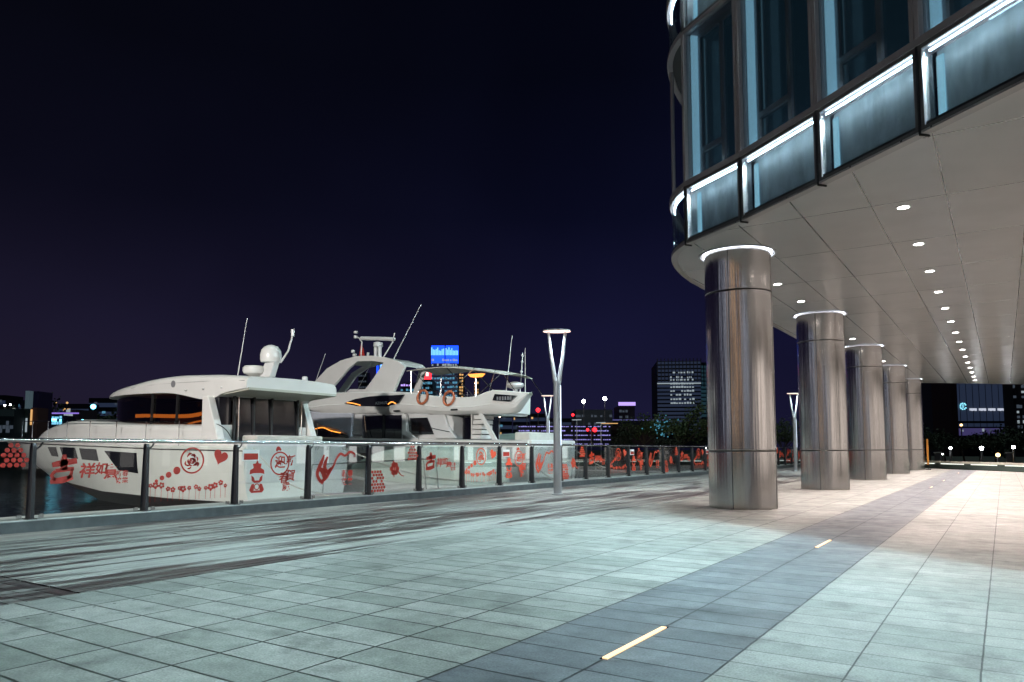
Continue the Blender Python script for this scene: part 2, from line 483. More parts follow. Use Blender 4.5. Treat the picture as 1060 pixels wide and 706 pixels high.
def shadowbox():
    """misty back panel of the glazed fascia boxes: cloudy blue-grey metal"""
    m = mat('fascia_back_panel', (.16, .22, .25), .45)
    t = m.node_tree; L = t.links.new; b = t.nodes['Principled BSDF']
    co = t.nodes.new('ShaderNodeTexCoord')
    mp = t.nodes.new('ShaderNodeMapping'); mp.inputs['Scale'].default_value = (3, 3, .9); L(co.outputs['Object'], mp.inputs[0])
    n = t.nodes.new('ShaderNodeTexNoise'); n.inputs['Scale'].default_value = 1.2; n.inputs['Detail'].default_value = 6; n.inputs['Roughness'].default_value = .6; L(mp.outputs[0], n.inputs['Vector'])
    r = t.nodes.new('ShaderNodeValToRGB'); r.color_ramp.elements[0].position = .3; r.color_ramp.elements[1].position = .72
    r.color_ramp.elements[0].color = (.20, .25, .28, 1); r.color_ramp.elements[1].color = (.46, .56, .60, 1)
    L(n.outputs[0], r.inputs[0]); L(r.outputs[0], b.inputs['Base Color'])
    return m
M['shadowbox'] = shadowbox()

# ================================================================== THE SETTING
def sheet(name, x0, y0, x1, y1, z, m, label=None):
    bm = NB(); bm.faces.new([bm.verts.new(p) for p in ((x0,y0,z),(x1,y0,z),(x1,y1,z),(x0,y1,z))])
    o = obj(name, bm, m); o['kind'] = 'structure'; return o
XD, XP, XB0, XB1 = -11.85, -6.50, -2.58, -1.35
YE = 56.0
sheet('paving', XP, -14, XB0, YE, 0, M['paveL'])
sheet('paving_band', XB0, -14, XB1, YE, 0, M['paveB'])
sheet('paving', XB1, -14, 26, YE, 0, M['paveR'])
bm = NB(); box(bm, -12.6, -14, -2.6, 26, YE, -.06); obj('quay', bm, M['stone'])['kind'] = 'structure'
# timber deck: boards along the quay (and a bay of boards laid across at the near end)
bm = NB(); lay = bm.loops.layers.float_color.new('shade')
def board(x0, y0, x1, y1, sh, rot=False):
    z = random.uniform(-.002, .003)
    vs = box(bm, x0, y0, -.03, x1, y1, z)
    fs = {f for v in vs for f in v.link_faces}
    for f in fs:
        for l in f.loops: l[lay] = (sh, sh, sh, 1)
x = XD
while x < XP - .1:
    y = 3.32; wdt = .133
    while y < YE:
        ln = random.choice((2.4, 3.0, 3.6)); y1 = min(y + ln, YE)
        board(x + .006, y + .003, x + wdt - .006, y1 - .003, random.uniform(-.5, .45)); y = y1
    x += wdt
deck = obj('timber_deck', bm, M['deck']); deck['kind'] = 'structure'
bm = NB(); lay = bm.loops.layers.float_color.new('shade')
y = 3.30
while y > -14:
    x = XD
    while x < XP - .01:
        x1 = min(x + random.choice((1.8, 2.4, 3.2)), XP)
        board(x + .003, y - .129, x1 - .003, y - .004, random.uniform(-.75, -.2)); x = x1
    y -= .133
deck2 = obj('timber_deck', bm, M['deck']); deck2['kind'] = 'structure'
bm = NB(); box(bm, XD, -14, -.055, XP, YE, -.033); obj('deck_base', bm, M['black'])['kind'] = 'structure'
# kerb and ledge under the railing
bm = NB(); box(bm, -11.95, -14, -.05, XD, 66, .155); k = obj('kerb', bm, mat('kerb_stone', (.07, .08, .085), .5, var=.25, vscale=5, bump=.2)); k['kind'] = 'structure'  # front face coloured dark to imitate its shade below the lit ledge
bm = NB(); box(bm, -12.75, -14, -.05, -11.94, 66, .17); k = obj('ledge', bm, mat('ledge_stone', (.34, .36, .35), .5, var=.12, vscale=4, bump=.15)); k['kind'] = 'structure'; bev(k, .01)
bm = NB()
bm.faces.new([bm.verts.new(p) for p in ((-600,-300,-.75),(600,-300,-.75),(600,900,-.75),(-600,900,-.75))])
obj('harbour_water', bm, M['water'])['kind'] = 'structure'
land = mat('far_ground', (.03, .035, .03), .9, var=.3, vscale=.1)
bm = NB(); prism(bm, [(-12.6, YE), (40, YE), (600, 400), (600, 900), (-500, 900), (-500, 330), (-150, 120), (-60, 74), (-12.6, 74)], -1.5, -.04)
obj('far_shore_ground', bm, land)['kind'] = 'structure'
bm = NB(); prism(bm, [(-600, 20), (-105, 20), (-96, 60), (-150, 125), (-500, 330), (-600, 330)], -1.5, .3)
obj('west_shore_ground', bm, land)['kind'] = 'structure'
# floor lights in the band
fl = 0
for (ya, yb, lab) in ((3.95, 4.85, 'long glowing light strip set in the dark paving band nearest the camera'), (9.74, 10.62, 'second glowing light strip in the dark paving band, short of the shade edge'),
                      (26.7, 27.5, 'small far floor light in the dark band beside the third column'), (32.6, 33.4, 'small far floor light in the dark band past the third column'), (43.5, 44.5, 'farthest small floor light at the end of the dark paving band')):
    f = thing('floor_light', (-1.965, (ya+yb)/2, 0), lab, 'floor light', 'light strips set in the paving band')
    bm = NB(); box(bm, -1.990, ya-.02, .0, -1.940, yb+.02, .003); obj('trim', bm, M['steel'], f)
    bm = NB(); box(bm, -1.982, ya, .001, -1.948, yb, .008); obj('diffuser', bm, M['floorled'], f)

# ================================================================== THE BUILDING
FP = [(-5.17, 14.2), (-3.79, 13.29), (-2.23, 12.06), (-.73, 10.82), (.77, 9.56), (2.27, 8.30), (3.77, 7.04), (5.27, 5.78), (6.77, 4.52), (8.27, 3.26)]
CURVE = [(-6.30, 17.6), (-6.22, 16.75), (-6.08, 15.95), (-5.88, 15.25), (-5.58, 14.67), (-5.17, 14.2)]
CURVE = [tuple(p[:2]) for p in catmull([(a, b, 0) for a, b in CURVE], 3)]
LEFT = [(-6.30, 17.6 + 3.3*i) for i in range(11)]       # to y = 50.6
SOF = 5.33; ROOF = 16.0
outline = LEFT[::-1] + CURVE[1:] + FP[1:] + [(20, 3.2), (20, 74.2)]
B = thing('office_building', (-1.0, 20, 0), 'glass office building on steel columns with glowing fascia panels and a white panelled soffit', 'building')
bm = NB(); prism(bm, outline, SOF, SOF + .02); obj('soffit', bm, M['soffit'], B)
# soffit edge trim, slightly lower, following the edge
def inset(poly, d):
    out = []
    n = len(poly)
    for i, p in enumerate(poly):
        a = Vector(poly[i-1]); b = Vector(p); c = Vector(poly[(i+1) % n])
        d1 = (b-a).normalized(); d2 = (c-b).normalized()
        n1 = Vector((-d1.y, d1.x)); n2 = Vector((-d2.y, d2.x)); nn = (n1+n2)
        nn = nn / max(.3, nn.length**2 / 2)
        q = b + nn * d; out.append((q.x, q.y))
    return out
def ringband(o, i, z0, z1):
    b_ = NB(); n = len(o)
    A = [[b_.verts.new((p[0], p[1], z)) for p in poly] for poly, z in ((o, z0), (i, z0), (i, z1), (o, z1))]
    for k in range(n):
        for q in range(4):
            b_.faces.new((A[q][k], A[q][(k+1) % n], A[(q+1) % 4][(k+1) % n], A[(q+1) % 4][k]))
    return b_
in1 = inset(outline, .14)
obj('edge_trim', ringband(outline, in1, SOF - .012, SOF), mat('soffit_trim', (.50, .47, .46), .4, .3), B)
core_poly = inset(outline, 1.1)
bm = NB(); prism(bm, core_poly, SOF + .05, ROOF); obj('wall', bm, M['core'], B)
bm = NB(); prism(bm, inset(outline, .3), ROOF + .01, ROOF + .35); obj('roof', bm, M['stone'], B)
for zf in (SOF + .03, 9.72, 14.12):
    bm = ringband(inset(outline, .03), inset(outline, 1.1), zf, zf + .09); obj('floor_edge', bm, M['darkframe'], B)
    bm = ringband(inset(outline, .28), inset(outline, 1.1), zf + 1.10, zf + 1.19); obj('window_sill', bm, M['alu'], B)

def lamp_area(a, b, z, out, power, col, name='led_light', w=.02, tilt=.6, spread=128):
    a = Vector((*a, z)); b = Vector((*b, z)); mid = (a+b)/2
    ld = bpy.data.lights.new(name, 'AREA'); ld.shape = 'RECTANGLE'; ld.size = (b-a).length; ld.size_y = w; ld.energy = power; ld.color = col; ld.spread = radians(spread)
    o = bpy.data.objects.new(name, ld); C.objects.link(o)
    xax = (b-a).normalized(); d = (Vector((out.x, out.y, 0))*tilt + Vector((0, 0, -1))).normalized()
    zax = -d; yax = zax.cross(xax)
    o.matrix_world = Matrix.Translation(mid) @ Matrix((xax, yax, zax)).transposed().to_4x4()
    o.parent = B; o.matrix_parent_inverse = Matrix.Translation(-Vector(B.location))
    return o

def bay(a, b, detail=True, curved=None, windows=True):
    """one facade bay between plan points a and b: lit fascia box, window above, lit fascia box again, window"""
    A = Vector(a); Bv = Vector(b); d = (Bv-A).normalized(); n = Vector((-d.y, d.x)); L_ = (Bv-A).length   # n points inwards
    P = lambda s, t: (A.x + d.x*s + n.x*t, A.y + d.y*s + n.y*t)
    pts = curved or [a, b]
    def strip(bm, t0, t1, z0, z1, s0=0, s1=0, skip=0):
        if curved is None:
            obox(bm, P(s0, 0), P(L_ - s1, 0), t0, t1, z0, z1)
        else:
            c = [Vector(p) for p in curved[skip:]]; nn = []
            for i, p in enumerate(c):
                e_ = (c[min(i+1, len(c)-1)] - c[max(i-1, 0)]).normalized(); nn.append(Vector((-e_.y, e_.x)))
            for z in (z0,):
                q0 = [p + k*t0 for p, k in zip(c, nn)]; q1 = [p + k*t1 for p, k in zip(c, nn)]
                rings = [[(u.x, u.y, z0), (v.x, v.y, z0), (v.x, v.y, z1), (u.x, u.y, z1)] for u, v in zip(q0, q1)]
                loft(bm, rings)
    for fi, z0 in enumerate((SOF, 9.75, 14.15)):
        zt = z0 + 1.17
        bm = NB(); strip(bm, .0, .12, z0 + .0, z0 + .07); strip(bm, .0, .10, zt - .06, zt)
        if curved is None:
            obox(bm, P(.02, 0), P(.075, 0), .002, .10, z0 + .07, zt - .06); obox(bm, P(L_-.075, 0), P(L_-.02, 0), .002, .10, z0 + .07, zt - .06)
        obj('fascia_frame', bm, M['fframe'] if curved is None else M['alu'], B)
        bm = NB(); strip(bm, .03, .036, z0 + .075, zt - .065, .09, .09); obj('fascia_glass', bm, M['clear'], B)
        bm = NB(); strip(bm, .30, .31, z0 + .075, zt, .04, .04); obj('fascia_panel', bm, M['shadowbox'], B)
        bm = NB(); strip(bm, .080, .098, zt - .108, zt - .090, .12, .12, 8); obj('led_tube', bm, M['led'], B)
        if curved is None:
            bm = NB(); obox(bm, P(.045, 0), P(.15, 0), .27, .295, z0 + .085, zt - .12); obj('side_glow', bm, M['sideglow'], B)  # emissive strip imitating the lit side wall of the box
    # aluminium rails and posts of the window storeys
    if not windows: return
    for fi, (z0, z1) in enumerate(((6.50, 9.75), (10.92, 14.15))):
        bm = NB(); strip(bm, -.02, .12, z0, z0 + .10); obj('rail', bm, M['alu'], B)
        bm = NB(); strip(bm, -.02, .10, z1 - .07, z1); obj('rail', bm, M['alu'], B)
        if curved is None:
            for s in (.0, L_ - .085):
                bm = NB(); obox(bm, P(s + .008, 0), P(s + .077, 0), -.03, .14, z0 + .10, z1 - .07); obj('mullion', bm, M['alu'], B)
            # left reveal, the LED light on it put into its own glow, head of the recess, then the recessed window
            bm = NB(); prism(bm, [P(.10, .14), P(.135, .14), P(.16, .30), P(.125, .30)], z0 + .10, z1 - .08); obj('reveal', bm, M['reveal'], B)
            bm = NB(); obox(bm, P(.10, 0), P(L_-.10, 0), .13, .34, z1 - .06, z1 - .03); obj('window_head', bm, mat_head, B)
            w0, w1 = .18, L_ - .10
            split = w0 + (w1 - w0) * (.52 if fi == 0 else .5)
            zt = z0 + .72
            fr = NB()
            for s0, s1 in ((w0, w0+.07), (split-.045, split+.045), (w1-.07, w1)):
                obox(fr, P(s0, 0), P(s1, 0), .26, .36, z0 + .10, z1 - .07)
            obox(fr, P(w0+.07, 0), P(w1-.07, 0), .26, .36, z0 + .10, z0 + .20); obox(fr, P(w0+.07, 0), P(w1-.07, 0), .26, .36, z1 - .17, z1 - .08)
            obox(fr, P(w0+.07, 0), P(split-.045, 0), .255, .34, zt - .05, zt + .05)
            wf = obj('window', fr, M['winframe'], B)
            gl = NB(); obox(gl, P(w0+.06, 0), P(w1-.06, 0), .31, .32, z0 + .15, z1 - .12); obj('pane', gl, M['glasswin'], wf)
            gl = NB(); obox(gl, P(.09, 0), P(L_-.09, 0), .04, .046, z0 + .11, z1 - .08); obj('outer_pane', gl, M['clear'], wf)
        else:
            bm = NB(); strip(bm, .5, .52, z0 + .1, z1 - .07); obj('window', bm, M['glasswin'], B)
            for k_ in (0, len(curved)//2, len(curved)-1):
                p = curved[k_]; bm = NB(); lathe(bm, [(.045, z0 + .1), (.045, z1 - .07)], p[0]+.06, p[1]+.05, 8); obj('mullion', bm, M['alu'], B)
M['fframe'] = mat('fascia_frame_grey', (.13, .12, .125), .6, .1)
mat_head = mat('recess_head', (.42, .34, .36), .5)
M['winframe'] = mat('window_frame', (.42, .44, .47), .4, .1)
for a, b in zip(FP, FP[1:]): bay(a, b)
bay(CURVE[0], CURVE[-1], curved=CURVE)
for a, b in zip(LEFT[1:][::-1], LEFT[:-1][::-1]): bay(a, b, windows=False)
# plain dark glazing behind the long left side
bm = NB(); obox(bm, LEFT[-1], LEFT[0], .35, .4, 6.5, 9.75); obox(bm, LEFT[-1], LEFT[0], .35, .4, 10.92, 14.15); obj('side_glazing', bm, M['glasswin'], B)
# posts between the fascia boxes and their little brackets under the soffit
for i, p in enumerate(FP[:-1]):
    q = FP[i+1]; d = (Vector(q)-Vector(p)).normalized(); n = Vector((-d.y, d.x))
    bm = NB(); a = Vector(p) - d*.016; b = Vector(p) + d*.016; obox(bm, a, b, -.012, .12, SOF - .012, ROOF); obj('post', bm, M['darkframe'], B)
    bm = NB(); obox(bm, Vector(p) - d*.012, Vector(p) + d*.012, -.01, .15, SOF - .04, SOF - .013); obj('bracket', bm, M['black'], B)
# far end glazed wall of the undercroft is open; an unseen lit lobby is added right for the columns to mirror
LOB = thing('added_lobby_wall', (9.0, 30, 0), 'unseen lobby wall added to the right for the columns to mirror', 'wall')
bm = NB(); box(bm, 9.0, 8, 0.001, 9.3, 60, SOF); obj('wall', bm, mat('added_lobby_stone', (.22, .21, .20), .5, var=.2), LOB)
bm = NB()
rw = random.Random(4)
for i in range(26): box(bm, 8.93, 8.3 + 2*i, .4, 8.99, 8.3 + 2*i + rw.choice((.35, .6, 1.0, 1.5)), 4.6)
obj('window', bm, mat('added_lobby_glow', (.05, .05, .05), .1, emit=(1.0, .88, .80), estr=1.2), LOB)  # glowing panes added to feed the column reflections and warm the soffit
# LED light leaving the fascia boxes
cool = (.68, .90, .97)
for a, b in zip(FP, FP[1:]):
    A = Vector(a); Bv = Vector(b); d = (Bv-A).normalized(); n = Vector((-d.y, d.x))
    p = A + d*.12 + n*.16; q = Bv - d*.12 + n*.16
    lamp_area(p, q, SOF + 1.05, -n, 290 if a[0] < 0 else 130, cool, tilt=.62, spread=84)
    p = A + d*.1 - n*.02; q = Bv - d*.1 - n*.02
    lamp_area(p, q, 9.74 + 1.05, -n, 62 if a[0] < 0 else 34, cool, tilt=.8)
for a, b in zip(CURVE[8:15:2], CURVE[10::2]):
    A = Vector(a); Bv = Vector(b); d = (Bv-A).normalized(); n = Vector((-d.y, d.x))
    lamp_area(A + n*.02, Bv + n*.02, SOF + 1.0, -n, 36, cool)
for i in range(0, 10, 1):
    a, b = LEFT[i+1], LEFT[i]
    A = Vector(a); Bv = Vector(b); n = Vector((1, 0))
    lamp_area((A.x + .14, A.y), (Bv.x + .14, Bv.y), SOF + 1.05, -n, 130, cool, tilt=.7)
    if i < 3: lamp_area((A.x - .02, A.y), (Bv.x - .02, Bv.y), 9.74 + 1.05, -n, 330, cool, tilt=1.1)

# ------------------------------------------------------------------ columns
CX = -4.55; CY = [15.6 + 8.5*i for i in range(5)]; CR = .68
ords = ['first', 'second', 'third', 'fourth', 'fifth']
clab = ['nearest and widest stainless steel column under the building corner', 'second round steel column from the camera', 'third round steel column, in the middle of the row of five',
        'fourth round steel column, second from the far end', 'farthest and slimmest looking steel column at the end of the row']
def make_column():
    t = thing('steel_column', (CX, CY[0], 0), clab[0], 'column', 'steel columns under the building')
    x, y = CX, CY[0]
    def seg(z0, z1):
        b_ = NB(); lathe(b_, [(CR-.012, z0), (CR-.001, z0+.008), (CR, z0+.012), (CR, z0+.03), (CR, z0+.05), (CR, z1-.05), (CR, z1-.03), (CR, z1-.012), (CR-.001, z1-.008), (CR-.012, z1)], x, y, 96); return b_
    obj('base_cladding', seg(.0, 1.155), M['colsteel'], t, smooth=True)
    obj('shaft_cladding', seg(1.17, 4.44), M['colsteel'], t, smooth=True)
    obj('top_cladding', seg(4.455, SOF - .03), M['colsteel'], t, smooth=True)
    b_ = NB(); lathe(b_, [(CR-.02, .0), (CR-.02, SOF - .02)], x, y, 48); obj('core', b_, M['black'], t)
    b_ = NB()
    for a in (-pi/2, 0, pi/2, pi):
        cx, cy = x + cos(a)*(CR-.004), y + sin(a)*(CR-.004); w = .006
        box(b_, cx - (w if abs(sin(a)) > .5 else .006), cy - (w if abs(cos(a)) > .5 else .006), .003, cx + (w if abs(sin(a)) > .5 else .006), cy + (w if abs(cos(a)) > .5 else .006), SOF - .06)
    obj('seam', b_, M['black'], t)
    b_ = NB(); n = 64
    lathe(b_, [(CR+.008, SOF-.018), (CR+.032, SOF-.018), (CR+.032, SOF-.008), (CR+.008, SOF-.008), (CR+.008, SOF-.018)], x, y, n, cap=False); obj('ring_light', b_, M['ring'], t, smooth=False)
    b_ = NB(); lathe(b_, [(CR+.08, SOF-.03), (CR+.12, SOF-.03), (CR+.12, SOF-.004), (CR+.08, SOF-.004), (CR+.08, SOF-.03)], x, y, n, cap=False); obj('ring_trim', b_, M['white'], t, smooth=True)
    return t
c0 = make_column()
for i in range(1, 5):
    c = copy_tree(c0); c.location = (CX, CY[i], 0); c['label'] = clab[i]
    c.rotation_euler = (0, 0, 0)

# ------------------------------------------------------------------ downlights
def make_down(lx, ly):
    t = thing('downlight', (lx, ly, SOF), '', 'ceiling light', 'recessed downlights in the soffit')
    b_ = NB(); lathe(b_, [(.092, SOF-.016), (.125, SOF-.016), (.125, SOF-.003), (.092, SOF-.003), (.092, SOF-.016)], lx, ly, 24, cap=False); obj('bezel', b_, M['white'], t)
    b_ = NB(); lathe(b_, [(.001, SOF-.012), (.090, SOF-.012), (.090, SOF-.006)], lx, ly, 24); obj('diffuser', b_, M['down'], t)
    ld = bpy.data.lights.new('downlight_lamp', 'SPOT'); ld.energy = 1120; ld.spot_size = radians(122); ld.spot_blend = .9; ld.shadow_soft_size = .06; ld.color = (1.0, .86, .80)
    lo = bpy.data.objects.new('downlight_lamp', ld); C.objects.link(lo); lo.parent = t; lo.location = (0, 0, -.05)
    return t
num = ['nearest', 'second', 'third', 'fourth', 'fifth', 'sixth', 'seventh', 'eighth', 'ninth', 'tenth', 'eleventh', 'twelfth', 'thirteenth', 'fourteenth', 'farthest']
dl0 = None
def put_down(lx, ly, lab):
    global dl0
    if dl0 is None:
        dl0 = make_down(lx, ly); t = dl0
    else:
        t = copy_tree(dl0); t.location = (lx, ly, SOF)
    t['label'] = lab
    if lx > 1:
        for ch in t.children:
            if ch.type == 'LIGHT':
                if 'downlight_lamp_dim' not in bpy.data.lights:
                    q_ = ch.data.copy(); q_.name = 'downlight_lamp_dim'; q_.energy = 720
                ch.data = bpy.data.lights['downlight_lamp_dim']
for i in range(15): put_down(-1.25, 14.05 + 2.735*i, '%s round downlight from the camera in the long row along the soffit' % num[i])
k = 0
for i in range(4):
    for dy in (3.4, 6.0):
        put_down(CX, CY[i] + dy, 'round downlight between the %s and %s columns, the %s one of that pair' % (ords[i], ords[i+1], 'nearer' if dy < 4 else 'farther')); k += 1
for i in range(14): put_down(2.1, 11.3 + 2.735*i, '%s round downlight of the second soffit row to the right of the long row' % (num[i]))


# ================================================================== THE RAILING
XR = -12.05; PY0, PS = 5.35, 1.755; ZL = .17; ZR = 1.335
RL = thing('glass_railing', (XR, 20, ZL), 'long quayside railing of dark posts, glass panels with red stickers and a polished steel handrail', 'railing')
bm = NB(); tube(bm, [(XR, -10, ZR), (XR, 65, ZR)], .032, 12); obj('handrail', bm, M['steel'], RL, smooth=True)
for j in range(-6, 33):
    y = PY0 + PS*j
    bm = NB()
    prism_y(bm, [(XR-.085, ZL), (XR+.075, ZL), (XR+.05, ZR-.10), (XR+.03, ZR-.045), (XR-.03, ZR-.045), (XR-.05, ZR-.10)], y-.026, y+.026)
    box(bm, XR-.11, y-.06, ZL, XR+.10, y+.06, ZL+.012)
    tube(bm, [(XR, y+.02, ZR-.15), (XR, y+.10, ZR-.085), (XR, y+.13, ZR-.03)], .013, 6)
    obj('post', bm, M['post'], RL)

def flat(bm, pts, th=.003, x=XR+.009):
    prism_x(bm, pts, x, x + th)
def disc(bm, y, z, r, n=20, ry=None):
    flat(bm, [(y + r*cos(2*pi*k/n), z + (ry or r)*sin(2*pi*k/n)) for k in range(n)])
def annulus(bm, y, z, r0, r1, n=32, x=XR+.009):
    rings = [[bm.verts.new((xx, y + r*cos(2*pi*k/n), z + r*sin(2*pi*k/n))) for k in range(n)] for r, xx in ((r0, x), (r1, x), (r1, x+.003), (r0, x+.003), (r0, x))]
    for a, b in zip(rings, rings[1:]):
        for k in range(n): bm.faces.new((a[k], a[(k+1) % n], b[(k+1) % n], b[k]))
def stroke(bm, pts, w):
    """a brush stroke: pts (y, z, width)"""
    P = catmull([(p[0], p[1], p[2]) for p in pts], 5); Lf = []; Rt = []
    for i, p in enumerate(P):
        d = (P[min(i+1, len(P)-1)] - P[max(i-1, 0)]); d.z = 0; d = d.normalized(); n = Vector((-d.y, d.x)); h = max(.004, p.z*w*.5)
        Lf.append((p.x + n.x*h, p.y + n.y*h)); Rt.append((p.x - n.x*h, p.y - n.y*h))
    for i in range(len(P)-1):
        flat(bm, [Lf[i], Lf[i+1], Rt[i+1], Rt[i]])
def text(bm, body, y, z, size, bold=.02, sx=1., shear=0., x=XR+.009, th=.003):
    cu = bpy.data.curves.new('t', 'FONT'); cu.body = body; cu.size = size; cu.offset = bold*size; cu.shear = shear; cu.resolution_u = 4
    cu.align_x = 'CENTER'; cu.align_y = 'CENTER'
    o = bpy.data.objects.new('t', cu); C.objects.link(o)
    dg = bpy.context.evaluated_depsgraph_get(); me = bpy.data.meshes.new_from_object(o.evaluated_get(dg))
    t = NB(); t.from_mesh(me)
    base = [bm.verts.new((x + th, y + v.co.x*sx, z + v.co.y)) for v in t.verts]
    t.verts.index_update()
    for f in t.faces:
        try: bm.faces.new([base[v.index] for v in f.verts])
        except ValueError: pass
    t.free(); bpy.data.objects.remove(o); bpy.data.curves.remove(cu); bpy.data.meshes.remove(me)

def panel(k):
    y0 = PY0 + PS*(k-1) + .05; y1 = PY0 + PS*k - .05
    bm = NB(); box(bm, XR-.006, y0, ZL+.06, XR+.006, y1, ZR-.07); g = obj('glass_panel', bm, M['railglass'], RL)
    bm = NB()
    for yy in (y0+.10, y1-.10): box(bm, XR-.02, yy-.03, ZL+.012, XR+.02, yy+.03, ZL+.07)
    obj('clamp', bm, M['steel'], g)
    R_ = M['red'] if k < 7 else M['red_lit']
    o = PY0 + PS*(k-1); ty = (k-1) % 5
    b = NB(); r = random.Random(3 + ty)
    if ty == 0:
        # large brush character and three smaller ones, with a small seal
        Y = o + .44; Z = .90
        stroke(b, [(Y-.17, Z+.06, .8), (Y-.02, Z+.09, 1.1), (Y+.19, Z+.12, .9)], .09)
        stroke(b, [(Y-.0, Z+.22, .5), (Y+.0, Z+.10, 1.1), (Y+.0, Z-.02, .9)], .10)
        stroke(b, [(Y-.12, Z-.03, .8), (Y+.02, Z-.01, 1), (Y+.15, Z+.0, .8)], .07)
        stroke(b, [(Y-.12, Z-.03, .8), (Y-.17, Z-.10, .9), (Y-.12, Z-.17, .7)], .06)
        stroke(b, [(Y-.19, Z-.19, .9), (Y-.02, Z-.17, 1.2), (Y+.14, Z-.13, .9)], .08)
        stroke(b, [(Y+.12, Z-.01, .7), (Y+.11, Z-.09, .9), (Y+.06, Z-.15, .8)], .055)
        text(b, '祥', o+.78, .85, .24, .03, shear=.15); text(b, '如', o+1.0, .88, .20, .03, shear=.15)
        text(b, '意', o+1.16, .82, .26, .025, sx=.9, shear=.1)
        text(b, '新春', o+1.35, .80, .105, .02); text(b, '快樂', o+1.35, .69, .105, .02)
    elif ty == 1:
        annulus(b, o+.85, 1.0, .205, .235)
        for i in range(26):
            a = r.uniform(0, 2*pi); q = r.uniform(.02, .16); yy, zz = o+.85+q*cos(a), 1.0+q*sin(a); aa = a + r.uniform(.8, 2.0)
            stroke(b, [(yy-.045*cos(aa), zz-.045*sin(aa), .3), (yy, zz, 1), (yy+.045*cos(aa+.8), zz+.045*sin(aa+.8), .3)], .032)
        # leaning heart
        h = []
        for i in range(28):
            t_ = 2*pi*i/28; hx = 16*sin(t_)**3/17*.16; hy = (13*cos(t_)-5*cos(2*t_)-2*cos(3*t_)-cos(4*t_))/17*.16; ca, sa = cos(-.35), sin(-.35)
            h.append((o+1.42 + hx*ca - hy*sa, 1.06 + hx*sa + hy*ca))
        flat(b, h[::-1])
        for (dy, zz, rr) in ((.19, .66, .03), (.29, .71, .042), (.41, .76, .053), (.56, .83, .068)): disc(b, o+dy, zz, rr)
        for i in range(15):
            dy = .08 + i*.105 + r.uniform(-.02, .02); zz = .50 + r.uniform(-.01, .09); rr = r.uniform(.028, .05)
            for q in range(5): disc(b, o+dy+rr*.85*cos(q*1.257+i), zz+rr*.85*sin(q*1.257+i), rr*.55, 8)
            box(b, XR+.009, o+dy-.003, .31, XR+.012, o+dy+.003, zz)
    elif ty == 2:
        # squat figure with a hat and a round belly mark, ring with calligraphy
        Y = o + .48
        flat(b, [(Y-.17, .72), (Y-.16, .80), (Y-.08, .84), (Y-.10, .92), (Y-.03, .93), (Y, 1.0), (Y+.03, .93), (Y+.10, .92), (Y+.08, .84), (Y+.16, .80), (Y+.17, .72), (Y+.08, .74), (Y-.08, .74)][::-1])
        flat(b, [(Y-.13, .70), (Y-.07, .66), (Y-.05, .60), (Y+.05, .60), (Y+.07, .66), (Y+.13, .70), (Y+.12, .60), (Y+.06, .555), (Y-.06, .555), (Y-.12, .60)][::-1])
        for s_ in (-1, 1): flat(b, [(Y+s_*.065, .54), (Y+s_*.12, .53), (Y+s_*.17, .42), (Y+s_*.14, .38), (Y+s_*.065, .42)][::s_ or 1])
        annulus(b, Y, .48, .045, .065, 16); box(b, XR+.009, Y-.13, .365, XR+.012, Y+.13, .41)
        annulus(b, o+1.02, .92, .205, .235)
        stroke(b, [(o+.93, 1.16, .5), (o+.97, 1.22, 1.1), (o+1.04, 1.18, .5)], .07)
        stroke(b, [(o+.9, .86, .4), (o+1.03, .96, 1), (o+1.16, .90, .5)], .04)
        text(b, '迎', o+1.02, .93, .26, .02); text(b, '新', o+1.27, .96, .22, .02, shear=.2); text(b, '春', o+1.12, .62, .24, .02, shear=.1); text(b, '賀', o+1.28, .66, .24, .02, shear=.1); text(b, '歲', o+1.18, .45, .20, .02)
        sg = NB(); box(sg, XR+.009, o+.14, .98, XR+.012, o+.52, 1.19); so = obj('notice', sg, M['white'], g)
        sg = NB(); box(sg, XR+.013, o+.17, 1.0, XR+.015, o+.49, 1.12); obj('notice_print', sg, M['red'], g)
    elif ty == 3:
        # long brush figure with a curling tail
        stroke(b, [(o+.42, 1.08, .4), (o+.36, .95, .9), (o+.28, .80, 1.1), (o+.24, .68, .9), (o+.30, .56, .9), (o+.40, .48, .7)], .085)
        stroke(b, [(o+.52, 1.04, .4), (o+.46, .92, .9), (o+.44, .80, 1.1), (o+.52, .72, 1.0), (o+.62, .80, .6)], .085)
        stroke(b, [(o+.36, .52, .9), (o+.48, .60, 1.3), (o+.60, .74, 1.0), (o+.70, .86, .8), (o+.76, .98, .7), (o+.88, 1.10, .9), (o+1.02, 1.06, .8), (o+1.16, 1.14, .9), (o+1.30, 1.10, .6), (o+1.32, 1.02, .4)], .065)
        stroke(b, [(o+.30, .80, .7), (o+.40, .72, 1.3), (o+.44, .60, 1.0)], .10)
        text(b, '新春', o+1.10, .66, .16, .03); text(b, '快樂', o+1.10, .49, .16, .03)
        tb = NB()
        for dy in (.20, .52, 1.0): text(tb, '17', o+dy, 1.215, .12, .0, shear=.4)
        text(tb, '17', o-.2 + PS, 1.215, .12, .0, shear=.4)
        obj('marking', tb, M['black'], g)
    else:
        for (bx, bz, w_, h_, skip) in ((.12, .25, .42, .45, 0), (1.36, .97, .34, .30, 0)):
            row = 0; zz = bz
            while zz < bz + h_:
                yy = bx + (row % 2)*.044
                while yy < bx + w_ - row*.012:
                    if r.random() < .86: disc(b, o+yy, zz, .038, 6)
                    yy += .088
                zz += .072; row += 1
        for q in range(6): disc(b, o+.86+.10*cos(q*1.05), .74+.10*sin(q*1.05), .062, 10)
